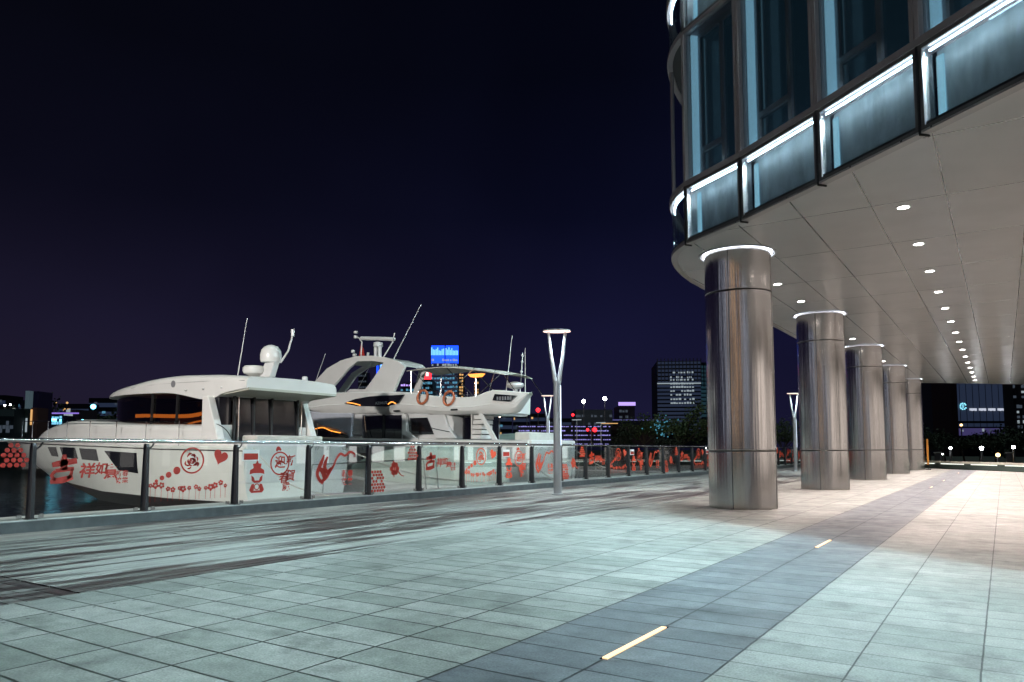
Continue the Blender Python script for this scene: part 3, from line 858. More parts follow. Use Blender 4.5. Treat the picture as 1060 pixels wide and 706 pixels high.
        stroke(b, [(o+.80, .92, .5), (o+.86, .84, 1), (o+.84, .55, .5)], .05); stroke(b, [(o+.98, .68, 1), (o+1.1, .58, .5), (o+1.2, .56, .4)], .04)
    obj('sticker', b, R_, g)
for k in range(-4, 32): panel(k)

# ================================================================== STREET LAMPS
def make_lamp(loc, label):
    t = thing('street_lamp', loc, label, 'street lamp', 'forked street lamps')
    X, Yy, Z = loc
    rx = Vector((cos(YAW), sin(YAW), 0))
    P = lambda s, z, q=0: Vector((X, Yy, Z)) + rx*s + Vector((-rx.y, rx.x, 0))*q + Vector((0, 0, z))
    bm = NB(); lathe(bm, [(.16, Z), (.16, Z+.02), (.108, Z+.03), (.102, Z+1.4), (.098, Z+3.02)], X, Yy, 24); obj('pole', bm, M['pole'], t, smooth=True)
    for s in (-1, 1):
        bm = NB(); tube(bm, catmull([P(.045*s, 2.98), P(.10*s, 3.35), P(.17*s, 3.8), P(.225*s, 4.34)], 5), .062, 10, .035); obj('arm', bm, M['pole'], t, smooth=True)
    def ell(z0, z1, a, b_):
        q = NB(); n = 36
        rg = [[q.verts.new(P(a*f*cos(2*pi*k/n), z, b_*f*sin(2*pi*k/n))) for k in range(n)] for f, z in ((.96, z0), (1, (z0+z1)/2), (.96, z1))]
        for u, v in zip(rg, rg[1:]):
            for k in range(n): q.faces.new((u[k], u[(k+1) % n], v[(k+1) % n], v[k]))
        q.faces.new(rg[0][::-1]); q.faces.new(rg[-1]); return q
    obj('lamp_head', ell(4.375, 4.41, .38, .20), M['pole'], t)
    obj('diffuser', ell(4.350, 4.376, .375, .195), M['lampglow'], t)
    bm = NB(); a = P(.090, 1.3, -.04); b = P(.086, 2.9, -.04); tube(bm, [a, b], .013, 8); obj('light_strip', bm, emis('pole_strip', (.75, .85, 1.0), 3.0) if 'pole_strip' not in bpy.data.materials else bpy.data.materials['pole_strip'], t)
    ld = bpy.data.lights.new('lamp_light', 'SPOT'); ld.energy = 900; ld.spot_size = radians(140); ld.spot_blend = .9; ld.shadow_soft_size = .3; ld.color = (.82, .95, 1.0)
    lo = bpy.data.objects.new('lamp_light', ld); C.objects.link(lo); lo.parent = t; lo.location = (0, 0, 4.30)
    return t
l0 = make_lamp((-9.93, 17.27, 0), 'tall forked grey street lamp on the timber deck near the railing, its disc glowing pink')
l1 = copy_tree(l0); l1.location = (-9.88, 44.2, 0); l1['label'] = 'forked street lamp seen in the gap between the first and second steel columns'
l2 = copy_tree(l0); l2.location = (-22.5, 38.0, 0); l2['label'] = 'small distant forked street lamp just left of the tall lamp, beyond the yachts'
l3 = copy_tree(l0); l3.location = (-9.93, -9.6, 0); l3['label'] = 'unseen forked street lamp added to the row behind the camera to light the boats'  # added out of view to light the boats
# finger pier that carries the distant lamp
PR = thing('pier', (-27, 38.2, -.75), 'low dark finger pier running out behind the yachts', 'pier')
bm = NB(); box(bm, -42, 37.2, -.35, -12.62, 39.2, 0); obj('deck', bm, M['stone'], PR)
for i in range(8):
    bm = NB(); lathe(bm, [(.18, -1.4), (.18, -.36)], -15 - 3.6*i, 38.2, 12); obj('pile', bm, M['grey'], PR)

# ================================================================== THE YACHTS  (bow towards -x, stern to the quay)
def sect(x, yc, hw, z0, z1, rd=.12, n=5, crown=.03):
    """closed section: bottom edge, sides, rounded shoulders, slightly crowned top"""
    p = [(x, yc - hw, z0)]
    rd = min(rd, (z1-z0)*.9, hw*.9)
    for i in range(n+1):
        a = pi/2*i/n; p.append((x, yc - hw + rd*(1-cos(a)), z1 - rd*(1-sin(a))))
    for f in (-.5, 0, .5): p.append((x, yc + (hw-rd)*f, z1 + crown*(1-f*f)))
    for i in range(n, -1, -1):
        a = pi/2*i/n; p.append((x, yc + hw - rd*(1-cos(a)), z1 - rd*(1-sin(a))))
    p.append((x, yc + hw, z0))
    return p
def body(yc, st, rd=.12, crown=.03, k=4):
    """st: list of (x, halfwidth, z0, z1)"""
    xs = [Vector((s[0], s[1], s[2])) for s in st]; zs = [Vector((s[0], s[3], 0)) for s in st]
    A = catmull(xs, k); Z = catmull(zs, k)
    bm = NB(); loft(bm, [sect(a.x, yc, max(a.y, .02), a.z, max(z.y, a.z+.02), rd, crown=crown) for a, z in zip(A, Z)])
    return bm
class Hull:
    def __init__(s, yc, st): s.yc = yc; s.st = st     # (x, beam, sheer z, chine beam, chine z, keel z)
    def at(s, x):
        st = s.st
        for a, b in zip(st, st[1:]):
            if b[0] <= x <= a[0]:
                t = (x-a[0])/(b[0]-a[0]); return [a[i] + (b[i]-a[i])*t for i in range(6)]
        return list(st[0] if x > st[0][0] else st[-1])
    def side(s, x, z):
        _, b, sz, cb, cz, kz = s.at(x); t = max(0, min(1, (z-cz)/max(.01, sz-cz)))
        return cb + (b-cb)*t + .07*sin(pi*t)*min(1, b/1.5)
    def build(s, parent, white=None):
        xs = []
        for a, b in zip(s.st, s.st[1:]):
            for j in range(4): xs.append(a[0] + (b[0]-a[0])*j/4)
        xs.append(s.st[-1][0])
        top = NB(); bot = NB(); rings = []; rb = []
        for x in xs:
            _, b, sz, cb, cz, kz = s.at(x)
            r_ = []
            for t in (0, .2, .4, .6, .8, 1): z = cz + (sz-cz)*t; r_.append((x, s.yc - s.side(x, z), z))
            r_ += [(x, s.yc - s.side(x, sz) + min(.12, b*.5), sz + .03), (x, s.yc, sz + .06), (x, s.yc + s.side(x, sz) - min(.12, b*.5), sz+.03)]
            for t in (1, .8, .6, .4, .2, 0): z = cz + (sz-cz)*t; r_.append((x, s.yc + s.side(x, z), z))
            rings.append(r_); rb.append([(x, s.yc - cb, cz-.002), (x, s.yc - cb*.5, (cz+kz)/2-.02), (x, s.yc, min(kz, cz-.01)), (x, s.yc + cb*.5, (cz+kz)/2-.02), (x, s.yc + cb, cz-.002)])
        loft(top, rings); loft(bot, rb)
        obj('hull', top, white or M['gelcoat'], parent, smooth=True); obj('hull_bottom', bot, M['antifoul'], parent, smooth=True)
        # rubbing strake below the sheer, on both sides
        for sg in (-1, 1):
            bm = NB(); pts = [(x, s.yc + sg*(s.side(x, s.at(x)[2]-.09)+.012), s.at(x)[2]-.09) for x in xs[:-2]]
            tube(bm, pts, .022, 6); obj('rubbing_strake', bm, M['stripe'], parent)
    def patch(s, name, parent, corners, m, off=.008, nx=8, nz=3, sg=-1):
        """a panel lying on the hull side; corners (x,z) tl, tr, br, bl"""
        bm = NB(); g = []
        for i in range(nx+1):
            u = i/nx; r_ = []
            for j in range(nz+1):
                v = j/nz; a = Vector(corners[0]).lerp(Vector(corners[1]), u); b = Vector(corners[3]).lerp(Vector(corners[2]), u); p = a.lerp(b, v)
                r_.append(bm.verts.new((p.x, s.yc + sg*(s.side(p.x, p.y)+off), p.y)))
            g.append(r_)
        for i in range(nx):
            for j in range(nz): bm.faces.new((g[i][j], g[i+1][j], g[i+1][j+1], g[i][j+1]))
        return obj(name, bm, m, parent, smooth=True)
def plate(bm, pts, y0, y1): prism_y(bm, pts, y0, y1)
def roofrail(parent, H_, x0, x1, zoff, n, name='guard_rail'):
    for sg in (-1, 1):
        bm = NB(); pts = []
        for i in range(n*3+1):
            x = x0 + (x1-x0)*i/(n*3); a = H_.at(x); pts.append(Vector((x, H_.yc + sg*(a[1]-.10), a[2]+zoff)))
        tube(bm, pts, .016, 6)
        for i in range(0, n*3+1, 3):
            x = pts[i].x; a = H_.at(x); tube(bm, [pts[i], (x+.06, H_.yc + sg*(a[1]-.06), a[2]+.02)], .012, 6)
        obj(name, bm, M['steel'], parent, smooth=True)

# ---- first yacht
Y1 = thing('motor_yacht', (-26, 15.5, -.75), 'cream sedan yacht moored nearest the camera, amber reflection imitated in its side window', 'yacht', 'yachts moored stern to the quay')
H1 = Hull(15.5, [(-18.0, 2.0, 1.24, 1.80, -.34, -1.4), (-22, 2.1, 1.29, 1.85, -.32, -1.4), (-26, 2.08, 1.39, 1.7, -.24, -1.25), (-29, 1.9, 1.46, 1.3, -.05, -.85), (-31.5, 1.6, 1.51, .85, .16, -.25), (-33.5, 1.15, 1.55, .45, .52, .32), (-35.5, .62, 1.60, .16, .98, .86), (-37.3, .05, 1.66, .02, 1.5, 1.45)])
H1.build(Y1)
for c in (((-29.9, 1.28), (-29.0, 1.28), (-29.0, .92), (-29.75, .95)), ((-28.7, 1.28), (-27.4, 1.26), (-27.3, .86), (-28.6, .90)), ((-27.1, 1.24), (-25.8, 1.20), (-25.7, .80), (-27.0, .84)), ((-25.3, 1.15), (-23.3, 1.08), (-23.3, .42), (-24.5, .50))):
    H1.patch('hull_window', Y1, c, M['dglass'])
roofrail(Y1, H1, -33.6, -21.2, .78, 7)
obj('cabin_trunk', body(15.5, [(-19.6, 1.80, 1.20, 1.93), (-22, 1.82, 1.25, 2.0), (-25, 1.75, 1.35, 2.10), (-28, 1.55, 1.42, 2.28), (-30, 1.30, 1.45, 2.20), (-32, .95, 1.5, 1.98), (-33.6, .5, 1.52, 1.66), (-34.2, .25, 1.55, 1.60)], .22), M['gelcoat'], Y1, smooth=True)
gl = obj('side_window', body(15.5, [(-20.1, 1.60, 1.95, 2.72), (-21.9, 1.61, 2.0, 2.98), (-23.5, 1.58, 2.02, 3.04), (-25.2, 1.46, 2.1, 3.05), (-26.2, 1.18, 2.2, 3.02), (-26.9, .80, 2.25, 2.95)], .08), glassmat('saloon_glass', (.17, .12, .09), .03, .02, 1.0), Y1, smooth=True)
# wavy glowing strip imitating an amber reflection in the saloon window
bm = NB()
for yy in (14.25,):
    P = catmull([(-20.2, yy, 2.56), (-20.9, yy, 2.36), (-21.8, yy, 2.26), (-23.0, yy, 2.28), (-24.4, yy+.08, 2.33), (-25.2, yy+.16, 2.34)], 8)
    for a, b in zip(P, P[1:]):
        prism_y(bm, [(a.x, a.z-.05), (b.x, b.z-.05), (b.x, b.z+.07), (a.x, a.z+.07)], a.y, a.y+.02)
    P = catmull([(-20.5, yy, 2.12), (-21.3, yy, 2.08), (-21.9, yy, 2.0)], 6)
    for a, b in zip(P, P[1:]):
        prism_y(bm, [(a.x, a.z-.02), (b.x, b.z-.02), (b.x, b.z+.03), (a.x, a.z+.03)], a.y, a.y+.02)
obj('saloon_reflection', bm, M['cabin'], Y1)
bm = NB(); box(bm, -26.6, 14.45, 2.0, -19.7, 16.5, 2.04); box(bm, -24, 14.6, 2.04, -21, 15.0, 2.25); obj('saloon_interior', bm, mat('interior_dark', (.05, .025, .015), .5), Y1)
obj('cabin_roof', body(15.5, [(-18.3, 1.75, 2.98, 3.32), (-19.3, 1.78, 2.88, 3.42), (-20.2, 1.74, 2.70, 3.48), (-21.9, 1.72, 2.96, 3.54), (-23.3, 1.70, 3.03, 3.50), (-24.6, 1.62, 3.05, 3.40), (-26, 1.40, 3.06, 3.30), (-27.0, 1.05, 3.06, 3.22), (-27.8, .6, 3.06, 3.14)], .20, .05), M['gelcoat'], Y1, smooth=True)
bm = NB()
prism_y(bm, [(-18.25, 2.93), (-18.25, 3.0), (-20.0, 2.9), (-20.0, 2.78)], 13.80, 17.2); obj('roof_overhang', bm, mat('overhang_liner', (.42, .42, .36), .5), Y1)
bm = NB(); prism_y(bm, [(-19.56, 1.35), (-19.62, 2.90), (-19.66, 2.90), (-19.60, 1.35)], 14.30, 16.75); obj('door_glass', bm, M['dglass'], Y1)
bm = NB()
for yy in (14.28, 14.99, 15.67, 16.72): box(bm, -19.60, yy-.03, 1.33, -19.52, yy+.03, 2.92)
obj('door_frame', bm, M['black'], Y1)
bm = NB(); box(bm, -20.0, 13.82, 1.90, -19.66, 14.24, 2.90); obj('corner_glass', bm, M['dglass'], Y1)
for y0, y1 in ((13.55, 13.80), (17.15, 17.4)):
    bm = NB(); prism_y(bm, [(-18.2, 1.2), (-18.4, 1.42), (-19.3, 1.50), (-19.85, 2.80), (-20.12, 2.80), (-20.12, 1.2)], y0, y1); bev(obj('cockpit_coaming', bm, M['gelcoat'], Y1), .03)
bm = NB(); box(bm, -20, 13.8, 1.22, -18.1, 17.2, 1.30); obj('cockpit_floor', bm, M['teak'], Y1)
bm = NB(); box(bm, -18.35, 13.55, .2, -17.98, 17.45, 1.45); bev(obj('transom', bm, M['gelcoat2'], Y1), .06, 3)
bm = NB(); box(bm, -17.98, 13.8, -.35, -16.9, 17.2, -.22); bev(obj('swim_platform', bm, M['gelcoat2'], Y1), .04)
rd_ = obj('radar', (lambda b: (lathe(b, [(.05, 3.5), (.32, 3.62), (.36, 3.70), (.36, 3.80), (.30, 3.86), (.05, 3.88)], -20.0, 15.3, 24), b)[1])(NB()), M['gelcoat'], Y1, smooth=True)
sd = obj('satellite_dome', (lambda b: (lathe(b, [(.10, 3.95), (.30, 3.97), (.33, 4.05), (.335, 4.2), (.30, 4.36), (.22, 4.46), (.10, 4.52), (.01, 4.53)], -19.45, 15.5, 28), b)[1])(NB()), M['gelcoat'], Y1, smooth=True)
bm = NB(); prism_y(bm, [(-19.9, 3.5), (-19.35, 3.5), (-19.15, 3.97), (-19.6, 3.97)], 15.4, 15.6); tube(bm, [(-19.1, 15.6, 3.95), (-18.75, 15.6, 4.3), (-18.55, 15.6, 4.8)], .03, 8); lathe(bm, [(.06, 4.75), (.06, 4.97)], -18.55, 15.6, 10)
obj('radar_mast', bm, M['gelcoat2'], Y1)
bm = NB(); tube(bm, [(-20.3, 14.9, 3.5), (-19.9, 14.9, 5.35)], .018, 6, .010); obj('antenna', bm, M['antenna'], Y1)
bm = NB(); lathe(bm, [(.09, 3.34), (.09, 3.52), (.06, 3.54)], -18.75, 16.3, 12); obj('horn', bm, M['antenna'], Y1)
bm = NB(); lathe(bm, [(.11, -.02), (.11, .02)], 0, 0, 20)
bmesh.ops.rotate(bm, verts=bm.verts, cent=(0, 0, 0), matrix=Matrix.Rotation(pi/2, 3, 'X')); bmesh.ops.translate(bm, verts=bm.verts, vec=(-22.0, 13.785, 3.27)); obj('emblem', bm, M['grey'], Y1)
bm = NB()
for i in range(3): tube(bm, [(-21.3 + .9*i, 13.74, 3.02), (-21.2 + .9*i, 13.70, 3.05)], .02, 5)
obj('roof_light', bm, M['white'], Y1)
bm = NB(); text(bm, '1712', 0, 0, .16, .01, x=0, th=0)
for v in bm.verts: v.co = Vector((-20.6 + v.co.y, 15.5 - H1.side(-20.6, 1.12) - .012, 1.13 + v.co.z))
obj('registration', bm, M['grey'], Y1)

# ---- second, larger yacht
Y2 = thing('motor_yacht', (-24, 25.0, -.75), 'large white flybridge yacht with radar arch and canvas awning moored behind the sedan yacht', 'yacht', 'yachts moored stern to the quay')
H2 = Hull(25.0, [(-14.6, 1.8, 1.50, 1.7, -.45, -1.3), (-20, 1.9, 1.58, 1.8, -.4, -1.3), (-26, 1.9, 1.72, 1.6, -.25, -1.2), (-31, 1.5, 1.9, .9, .2, -.5), (-34, .75, 2.05, .25, 1.0, .7), (-36.5, .05, 2.2, .02, 2.0, 1.9)])
H2.build(Y2)
roofrail(Y2, H2, -33, -25.8, .75, 4)
for x0 in (-23.6, -21.9, -20.2): H2.patch('hull_window', Y2, ((x0-1.1, 1.05), (x0, 1.02), (x0-.1, .72), (x0-1.0, .75)), M['dglass'])
YN, YF = 23.1, 25.9
low = catmull([(-26.62, 0, 3.18), (-26.3, 0, 2.95), (-25.7, 0, 2.80), (-23.3, 0, 2.72), (-20.3, 0, 2.66), (-18.5, 0, 2.56), (-16.9, 0, 2.54), (-15.8, 0, 2.50), (-15.1, 0, 2.54)], 4)
upp = catmull([(-26.62, 0, 3.22), (-25.8, 0, 3.50), (-25.05, 0, 3.70), (-23.0, 0, 3.66), (-20.5, 0, 3.55), (-18.85, 0, 3.32), (-17.3, 0, 3.22), (-16.7, 0, 3.32), (-16.3, 0, 3.43), (-15.95, 0, 3.44), (-15.2, 0, 3.36), (-14.5, 0, 3.28)], 4)
def zat(P, x):
    for p, q in zip(P, P[1:]):
        if p.x <= x <= q.x: return p.z + (q.z-p.z)*(x-p.x)/max(1e-6, q.x-p.x)
    return P[0].z if x < P[0].x else P[-1].z
# flybridge tub: side mouldings with a rolled lower edge, joined by a floor
def side_mould(yo, sgn, xend):
    bm = NB(); rg = []
    xs = [-26.6 + (xend+26.6)*i/44 for i in range(45)]
    for x in xs:
        zl = zat(low, x); zu = zat(upp, x)
        if x > -15.1: zl = 2.54 + (x+15.1)/.6*.68
        zl = min(zl, zu-.04); h = zu-zl; crease = zl + h*.42
        rg.append([(x, yo + sgn*.30, zl), (x, yo + sgn*.10, zl + .03), (x, yo - sgn*.03, zl + h*.22), (x, yo - sgn*.05, crease), (x, yo + sgn*.02, crease + .03), (x, yo + sgn*.05, zu - .04), (x, yo + sgn*.09, zu), (x, yo + sgn*.17, zu - .01), (x, yo + sgn*.20, zu - .08), (x, yo + sgn*.22, zl + .10)])
    loft(bm, rg); return bm
obj('flybridge_side', side_mould(YN, 1, -14.5), M['gelcoat'], Y2, smooth=True)
obj('flybridge_side', side_mould(YF, -1, -16.25), M['gelcoat'], Y2, smooth=True)
bm = NB(); rg = []
for i in range(31):
    x = -26.4 + 10.2*i/30; zl = zat(low, x); rg.append([(x, YN+.25, zl+.01), (x, YF-.25, zl+.01), (x, YF-.25, zl+.16), (x, YN+.25, zl+.16)])
loft(bm, rg); obj('flybridge_deck', bm, M['gelcoat2'], Y2, smooth=True)
bm = NB(); prism_x(bm, [(YN+.1, 2.60), (YF-.1, 2.60), (YF-.05, 3.38), (YN+.05, 3.38)], -16.25, -16.10); bev(obj('flybridge_aft', bm, M['gelcoat'], Y2), .04, 3)
bm = NB(); prism_x(bm, [(YN+.15, 3.0), (YF-.15, 3.0), (YF-.5, 3.62), (YN+.5, 3.62)], -25.3, -25.1); obj('flybridge_front', bm, M['gelcoat'], Y2)
bm = NB(); plate(bm, [(-23.95, 3.20), (-23.3, 3.36), (-22.4, 3.44), (-20.5, 3.44), (-20.8, 3.09), (-21.45, 2.97), (-23.2, 3.05)], YN-.075, YN+.0); fw = obj('flybridge_window', bm, M['dglass'], Y2)
bm = NB(); text(bm, 'AZIMUT', 0, 0, .15, .01, sx=1.25, x=0, th=0)
for v in bm.verts: v.co = Vector((-21.75 + v.co.y, YN-.082, 3.13 + v.co.z))
obj('lettering', bm, M['white'], fw)
for P_ in ([(-23.75, YN-.09, 3.22), (-23.4, YN-.09, 3.18), (-22.95, YN-.09, 3.08)], [(-21.35, YN-.09, 3.07), (-21.15, YN-.09, 3.16), (-20.92, YN-.09, 3.08)]):
    bm = NB(); tube(bm, catmull(P_, 4), .022, 6); obj('amber_streak', bm, M['cabin'], fw)  # glowing amber streak laid over the dark glass
bm = NB(); plate(bm, [(-15.95, 3.28), (-14.98, 3.18), (-15.26, 2.97), (-16.05, 3.04)], YN-.09, YN+.02); aw = obj('flybridge_window', bm, M['dglass'], Y2)
bm = NB()
for i in range(6): box(bm, -15.85+.12*i, YN-.10, 3.03, -15.78+.12*i, YN-.085, 3.17)
obj('lettering', bm, M['grey'], aw)
for xx, z in ((-20.9, 2.78), (-17.9, 2.74)):
    bm = NB(); box(bm, xx-.16, YN-.075, z-.03, xx+.16, YN-.03, z+.03); obj('vent', bm, M['black'], Y2)
# radar arch
for y0, y1 in ((23.22, 23.36), (24.75, 24.85)):
    bm = NB()
    plate(bm, [(-26.5, 3.6), (-25.3, 4.75), (-24.4, 5.10), (-23.5, 5.22), (-22.6, 5.18), (-21.8, 5.06), (-21.0, 4.84), (-20.8, 4.62), (-21.2, 3.6), (-21.55, 3.6), (-21.2, 4.55), (-21.35, 4.74), (-22.5, 5.0), (-23.4, 5.05), (-24.3, 4.92), (-25.0, 4.58), (-26.1, 3.5)] if y0 > 24 else [(-26.9, 3.45), (-26.3, 4.10), (-25.3, 4.82), (-24.4, 5.14), (-23.5, 5.26), (-22.6, 5.22), (-21.8, 5.10), (-21.0, 4.88), (-20.65, 4.62), (-20.95, 4.15), (-21.3, 3.5), (-23.2, 3.5), (-22.4, 4.25), (-21.85, 4.87), (-22.5, 4.98), (-23.4, 5.02), (-23.9, 4.75), (-24.5, 4.28), (-25.35, 3.62), (-26.3, 3.3)], y0, y1)
    bev(obj('radar_arch', bm, M['gelcoat'], Y2), .02, 2)
bm = NB(); prism_y(bm, [(-24.2, 5.10), (-23.5, 5.25), (-22.6, 5.21), (-21.8, 5.09), (-21.0, 4.87), (-20.7, 4.64), (-21.0, 4.76), (-21.9, 4.98), (-22.6, 5.08), (-23.5, 5.10), (-24.2, 4.96)], 23.36, 24.75); obj('arch_top', bm, M['gelcoat'], Y2)
bm = NB(); plate(bm, [(-26.1, 4.08), (-24.3, 4.98), (-24.2, 4.90), (-25.15, 4.02), (-25.9, 3.8)], 23.30, 23.33); obj('arch_glass', bm, mat('green_glass', (.02, .10, .07), .06, coat=.6), Y2)
bm = NB(); tube(bm, [(-24.2, 23.9, 3.6), (-23.2, 23.9, 5.0)], .014, 6); obj('stay', bm, M['steel'], Y2)
bm = NB(); prism_y(bm, [(-24.6, 3.62), (-22.9, 3.62), (-23.1, 3.82), (-24.2, 3.86)], 23.6, 26.2); obj('helm_console', bm, M['gelcoat2'], Y2)
bm = NB(); tube(bm, [(-23.3, 23.9, 3.8), (-22.9, 23.9, 4.0)], .03, 6); lathe(bm, [(.22, 3.98), (.24, 4.0), (.22, 4.02)], -22.9, 23.9, 16); obj('helm_wheel', bm, M['black'], Y2)
bm = NB()
for dx in (-.14, .10): lathe(bm, [(.085, 5.18), (.085, 5.70)], -22.9+dx, 24.0, 12)
lathe(bm, [(.17, 5.70), (.22, 5.74), (.20, 5.90), (.08, 5.94)], -22.9, 24.0, 16); obj('radar_pedestal', bm, M['antenna'], Y2, smooth=True)
bm = NB(); tube(bm, [(-23.95, 24, 6.18), (-22.9, 24, 6.08), (-21.95, 24, 5.98)], .085, 8); obj('radar_scanner', bm, M['antenna'], Y2, smooth=True)
bm = NB(); tube(bm, [(-22.6, 24, 5.2), (-22.05, 24, 5.85), (-21.93, 24, 6.25)], .03, 6); obj('light_mast', bm, M['antenna'], Y2)
bm = NB(); tube(bm, [(-23.95, 24, 5.22), (-23.9, 24, 6.0), (-24.1, 24, 6.22), (-24.3, 24, 6.25)], .03, 6)
for xx, z in ((-24.3, 6.27), (-24.3, 6.48), (-24.35, 5.45), (-24.45, 5.62)): lathe(bm, [(.03, z-.07), (.09, z-.05), (.09, z+.05), (.03, z+.07)], xx, 24, 10)
tube(bm, [(-24.5, 24, 5.35), (-23.9, 24, 5.35)], .02, 5); tube(bm, [(-23.55, 24, 5.2), (-23.5, 24, 5.5)], .05, 8); obj('searchlight', bm, M['antenna'], Y2)
bm = NB(); prism_y(bm, [(-24.15, 5.25), (-23.75, 5.25), (-23.85, 5.7), (-24.0, 5.95)], 24.05, 24.07); obj('flag', bm, M['red'], Y2)
bm = NB(); tube(bm, [(-22.15, 24.2, 5.15), (-20.6, 24.2, 7.42)], .024, 6, .012); tube(bm, [(-26.9, 24, 4.3), (-26.25, 24, 5.65)], .014, 6); obj('antenna', bm, M['antenna'], Y2)
# lower deck: saloon, sweeping wings, side door, steps
obj('saloon', body(25.0, [(-18.2, 1.60, 1.50, 1.9), (-18.6, 1.62, 1.55, 2.66), (-22, 1.64, 1.62, 2.74), (-25, 1.6, 1.7, 2.78), (-28, 1.25, 1.85, 2.5), (-30.5, .7, 1.95, 2.1)], .08), M['gelcoat2'], Y2, smooth=True)
bm = NB(); plate(bm, [(-26.8, 3.0), (-26.3, 2.62), (-25.5, 2.26), (-24.5, 2.06), (-23.9, 1.86), (-23.72, 1.66), (-23.62, 1.66), (-23.58, 2.76), (-25.6, 2.84)], 23.14, 23.30); bev(obj('wing', bm, M['cover'], Y2), .05, 3)
bm = NB(); plate(bm, [(-26.4, 1.72), (-23.8, 1.68), (-24.1, 1.84), (-24.8, 2.02), (-25.9, 2.2), (-26.6, 2.28)], 23.32, 23.35); obj('side_window', bm, M['dglass'], Y2)
bm = NB(); tube(bm, catmull([(-26.0, 23.27, 2.12), (-25.5, 23.27, 2.17), (-25.0, 23.27, 2.02), (-24.4, 23.27, 1.92)], 4), .02, 5); obj('amber_streak', bm, M['cabin'], Y2)  # amber glowing streak in front of the dark side window
bm = NB(); tube(bm, catmull([(-26.9, 23.12, 2.5), (-25.4, 23.12, 2.05), (-24.3, 23.12, 1.85), (-23.7, 23.12, 1.62)], 4), .014, 5); obj('guard_rail', bm, M['steel'], Y2)
bm = NB()
for i in range(4): box(bm, -23.62, 23.14+.05*i, 1.62+.22*i, -23.02, 23.5+.05*i, 1.66+.22*i+.10)
box(bm, -23.62, 23.42, 1.62, -23.02, 23.48, 2.72); obj('steps', bm, M['gelcoat'], Y2)
bm = NB(); box(bm, -22.95, 23.26, 1.62, -20.72, 23.34, 2.62); obj('door_glass', bm, M['dglass'], Y2)
for xx in (-22.97, -21.8, -20.72):
    bm = NB(); box(bm, xx-.03, 23.20, 1.60, xx+.03, 23.30, 2.66); obj('door_frame', bm, M['steel'] if xx != -21.8 else M['black'], Y2)
bm = NB(); tube(bm, [(-22.85, 23.16, 2.62), (-22.7, 23.14, 1.9), (-22.55, 23.14, 1.64)], .016, 6); obj('grab_rail', bm, M['steel'], Y2)
bm = NB(); plate(bm, [(-20.70, 2.66), (-20.5, 2.66), (-20.42, 1.95), (-19.75, 1.56), (-20.1, 1.56), (-20.66, 1.80)], 23.12, 23.3); bev(obj('wing', bm, M['gelcoat'], Y2), .03, 2)
bm = NB(); plate(bm, [(-20.42, 2.48), (-19.5, 2.48), (-19.02, 1.80), (-20.3, 1.80)], 23.30, 23.37); sw = obj('side_window', bm, M['dglass'], Y2)
bm = NB(); tube(bm, [(-20.05, 23.28, 2.44), (-19.85, 23.28, 1.82)], .014, 5); obj('window_mullion', bm, M['steel'], sw)
bm = NB(); tube(bm, catmull([(-20.3, 23.16, 2.15), (-19.6, 23.16, 2.14), (-18.9, 23.16, 2.0), (-18.2, 23.16, 1.88)], 4), .014, 5); obj('guard_rail', bm, M['steel'], Y2)
bm = NB(); plate(bm, [(-19.5, 2.60), (-18.55, 2.60), (-18.35, 2.1), (-17.95, 1.62), (-19.0, 1.62)], 23.24, 23.42); bev(obj('wing', bm, M['gelcoat2'], Y2), .05, 3)
bm = NB()
for i in range(5): box(bm, -17.25+.03*i, 23.3, 1.6+.19*i, -16.80+.03*i, 24.0, 1.66+.19*i+.09)
box(bm, -17.30, 23.35, 1.6, -17.25, 24.0, 2.6); obj('steps', bm, M['gelcoat'], Y2)
bm = NB(); plate(bm, [(-16.80, 2.56), (-16.62, 2.56), (-15.95, 1.55), (-16.15, 1.55)], 23.14, 23.24); obj('wing', bm, M['gelcoat'], Y2)
bm = NB(); box(bm, -18.2, 24.0, 1.6, -18.14, 26.5, 2.6); obj('door_glass', bm, M['dglass'], Y2)
bm = NB(); box(bm, -15.0, 23.3, .1, -14.5, 26.7, 1.55); bev(obj('transom', bm, M['gelcoat'], Y2), .06, 3)
bm = NB(); box(bm, -14.5, 23.5, -.4, -13.5, 26.5, -.26); bev(obj('swim_platform', bm, M['gelcoat2'], Y2), .04)
bm = NB(); box(bm, -15.9, 24.3, 1.52, -15.2, 26.4, 1.86); bev(obj('seat', bm, M['canvas'], Y2), .06, 3)
# awning over the flybridge
bm = NB(); g = []
for i in range(17):
    u = i/16; x = -20.7 + 4.95*u; zt = 4.47 + .05*sin(pi*min(1, u*1.6)) - .42*max(0, (u-.35)/.65)**1.7
    g.append([(x, 23.4 + 2.0*j/6, zt + .10*sin(pi*j/6) + .012*sin(9*u)*sin(3*j)) for j in range(7)])
gr = [[bm.verts.new(p) for p in r_] for r_ in g]; gr2 = [[bm.verts.new((p[0], p[1], p[2]-.03)) for p in r_] for r_ in g]
for i in range(16):
    for j in range(6):
        bm.faces.new((gr[i][j], gr[i+1][j], gr[i+1][j+1], gr[i][j+1])); bm.faces.new((gr2[i][j], gr2[i][j+1], gr2[i+1][j+1], gr2[i+1][j]))
    bm.faces.new((gr[i][0], gr2[i][0], gr2[i+1][0], gr[i+1][0])); bm.faces.new((gr[i][6], gr[i+1][6], gr2[i+1][6], gr2[i][6]))
for j in range(6):
    bm.faces.new((gr[0][j], gr[0][j+1], gr2[0][j+1], gr2[0][j])); bm.faces.new((gr[16][j], gr2[16][j], gr2[16][j+1], gr[16][j+1]))
obj('awning', bm, M['canvas'], Y2, smooth=True)
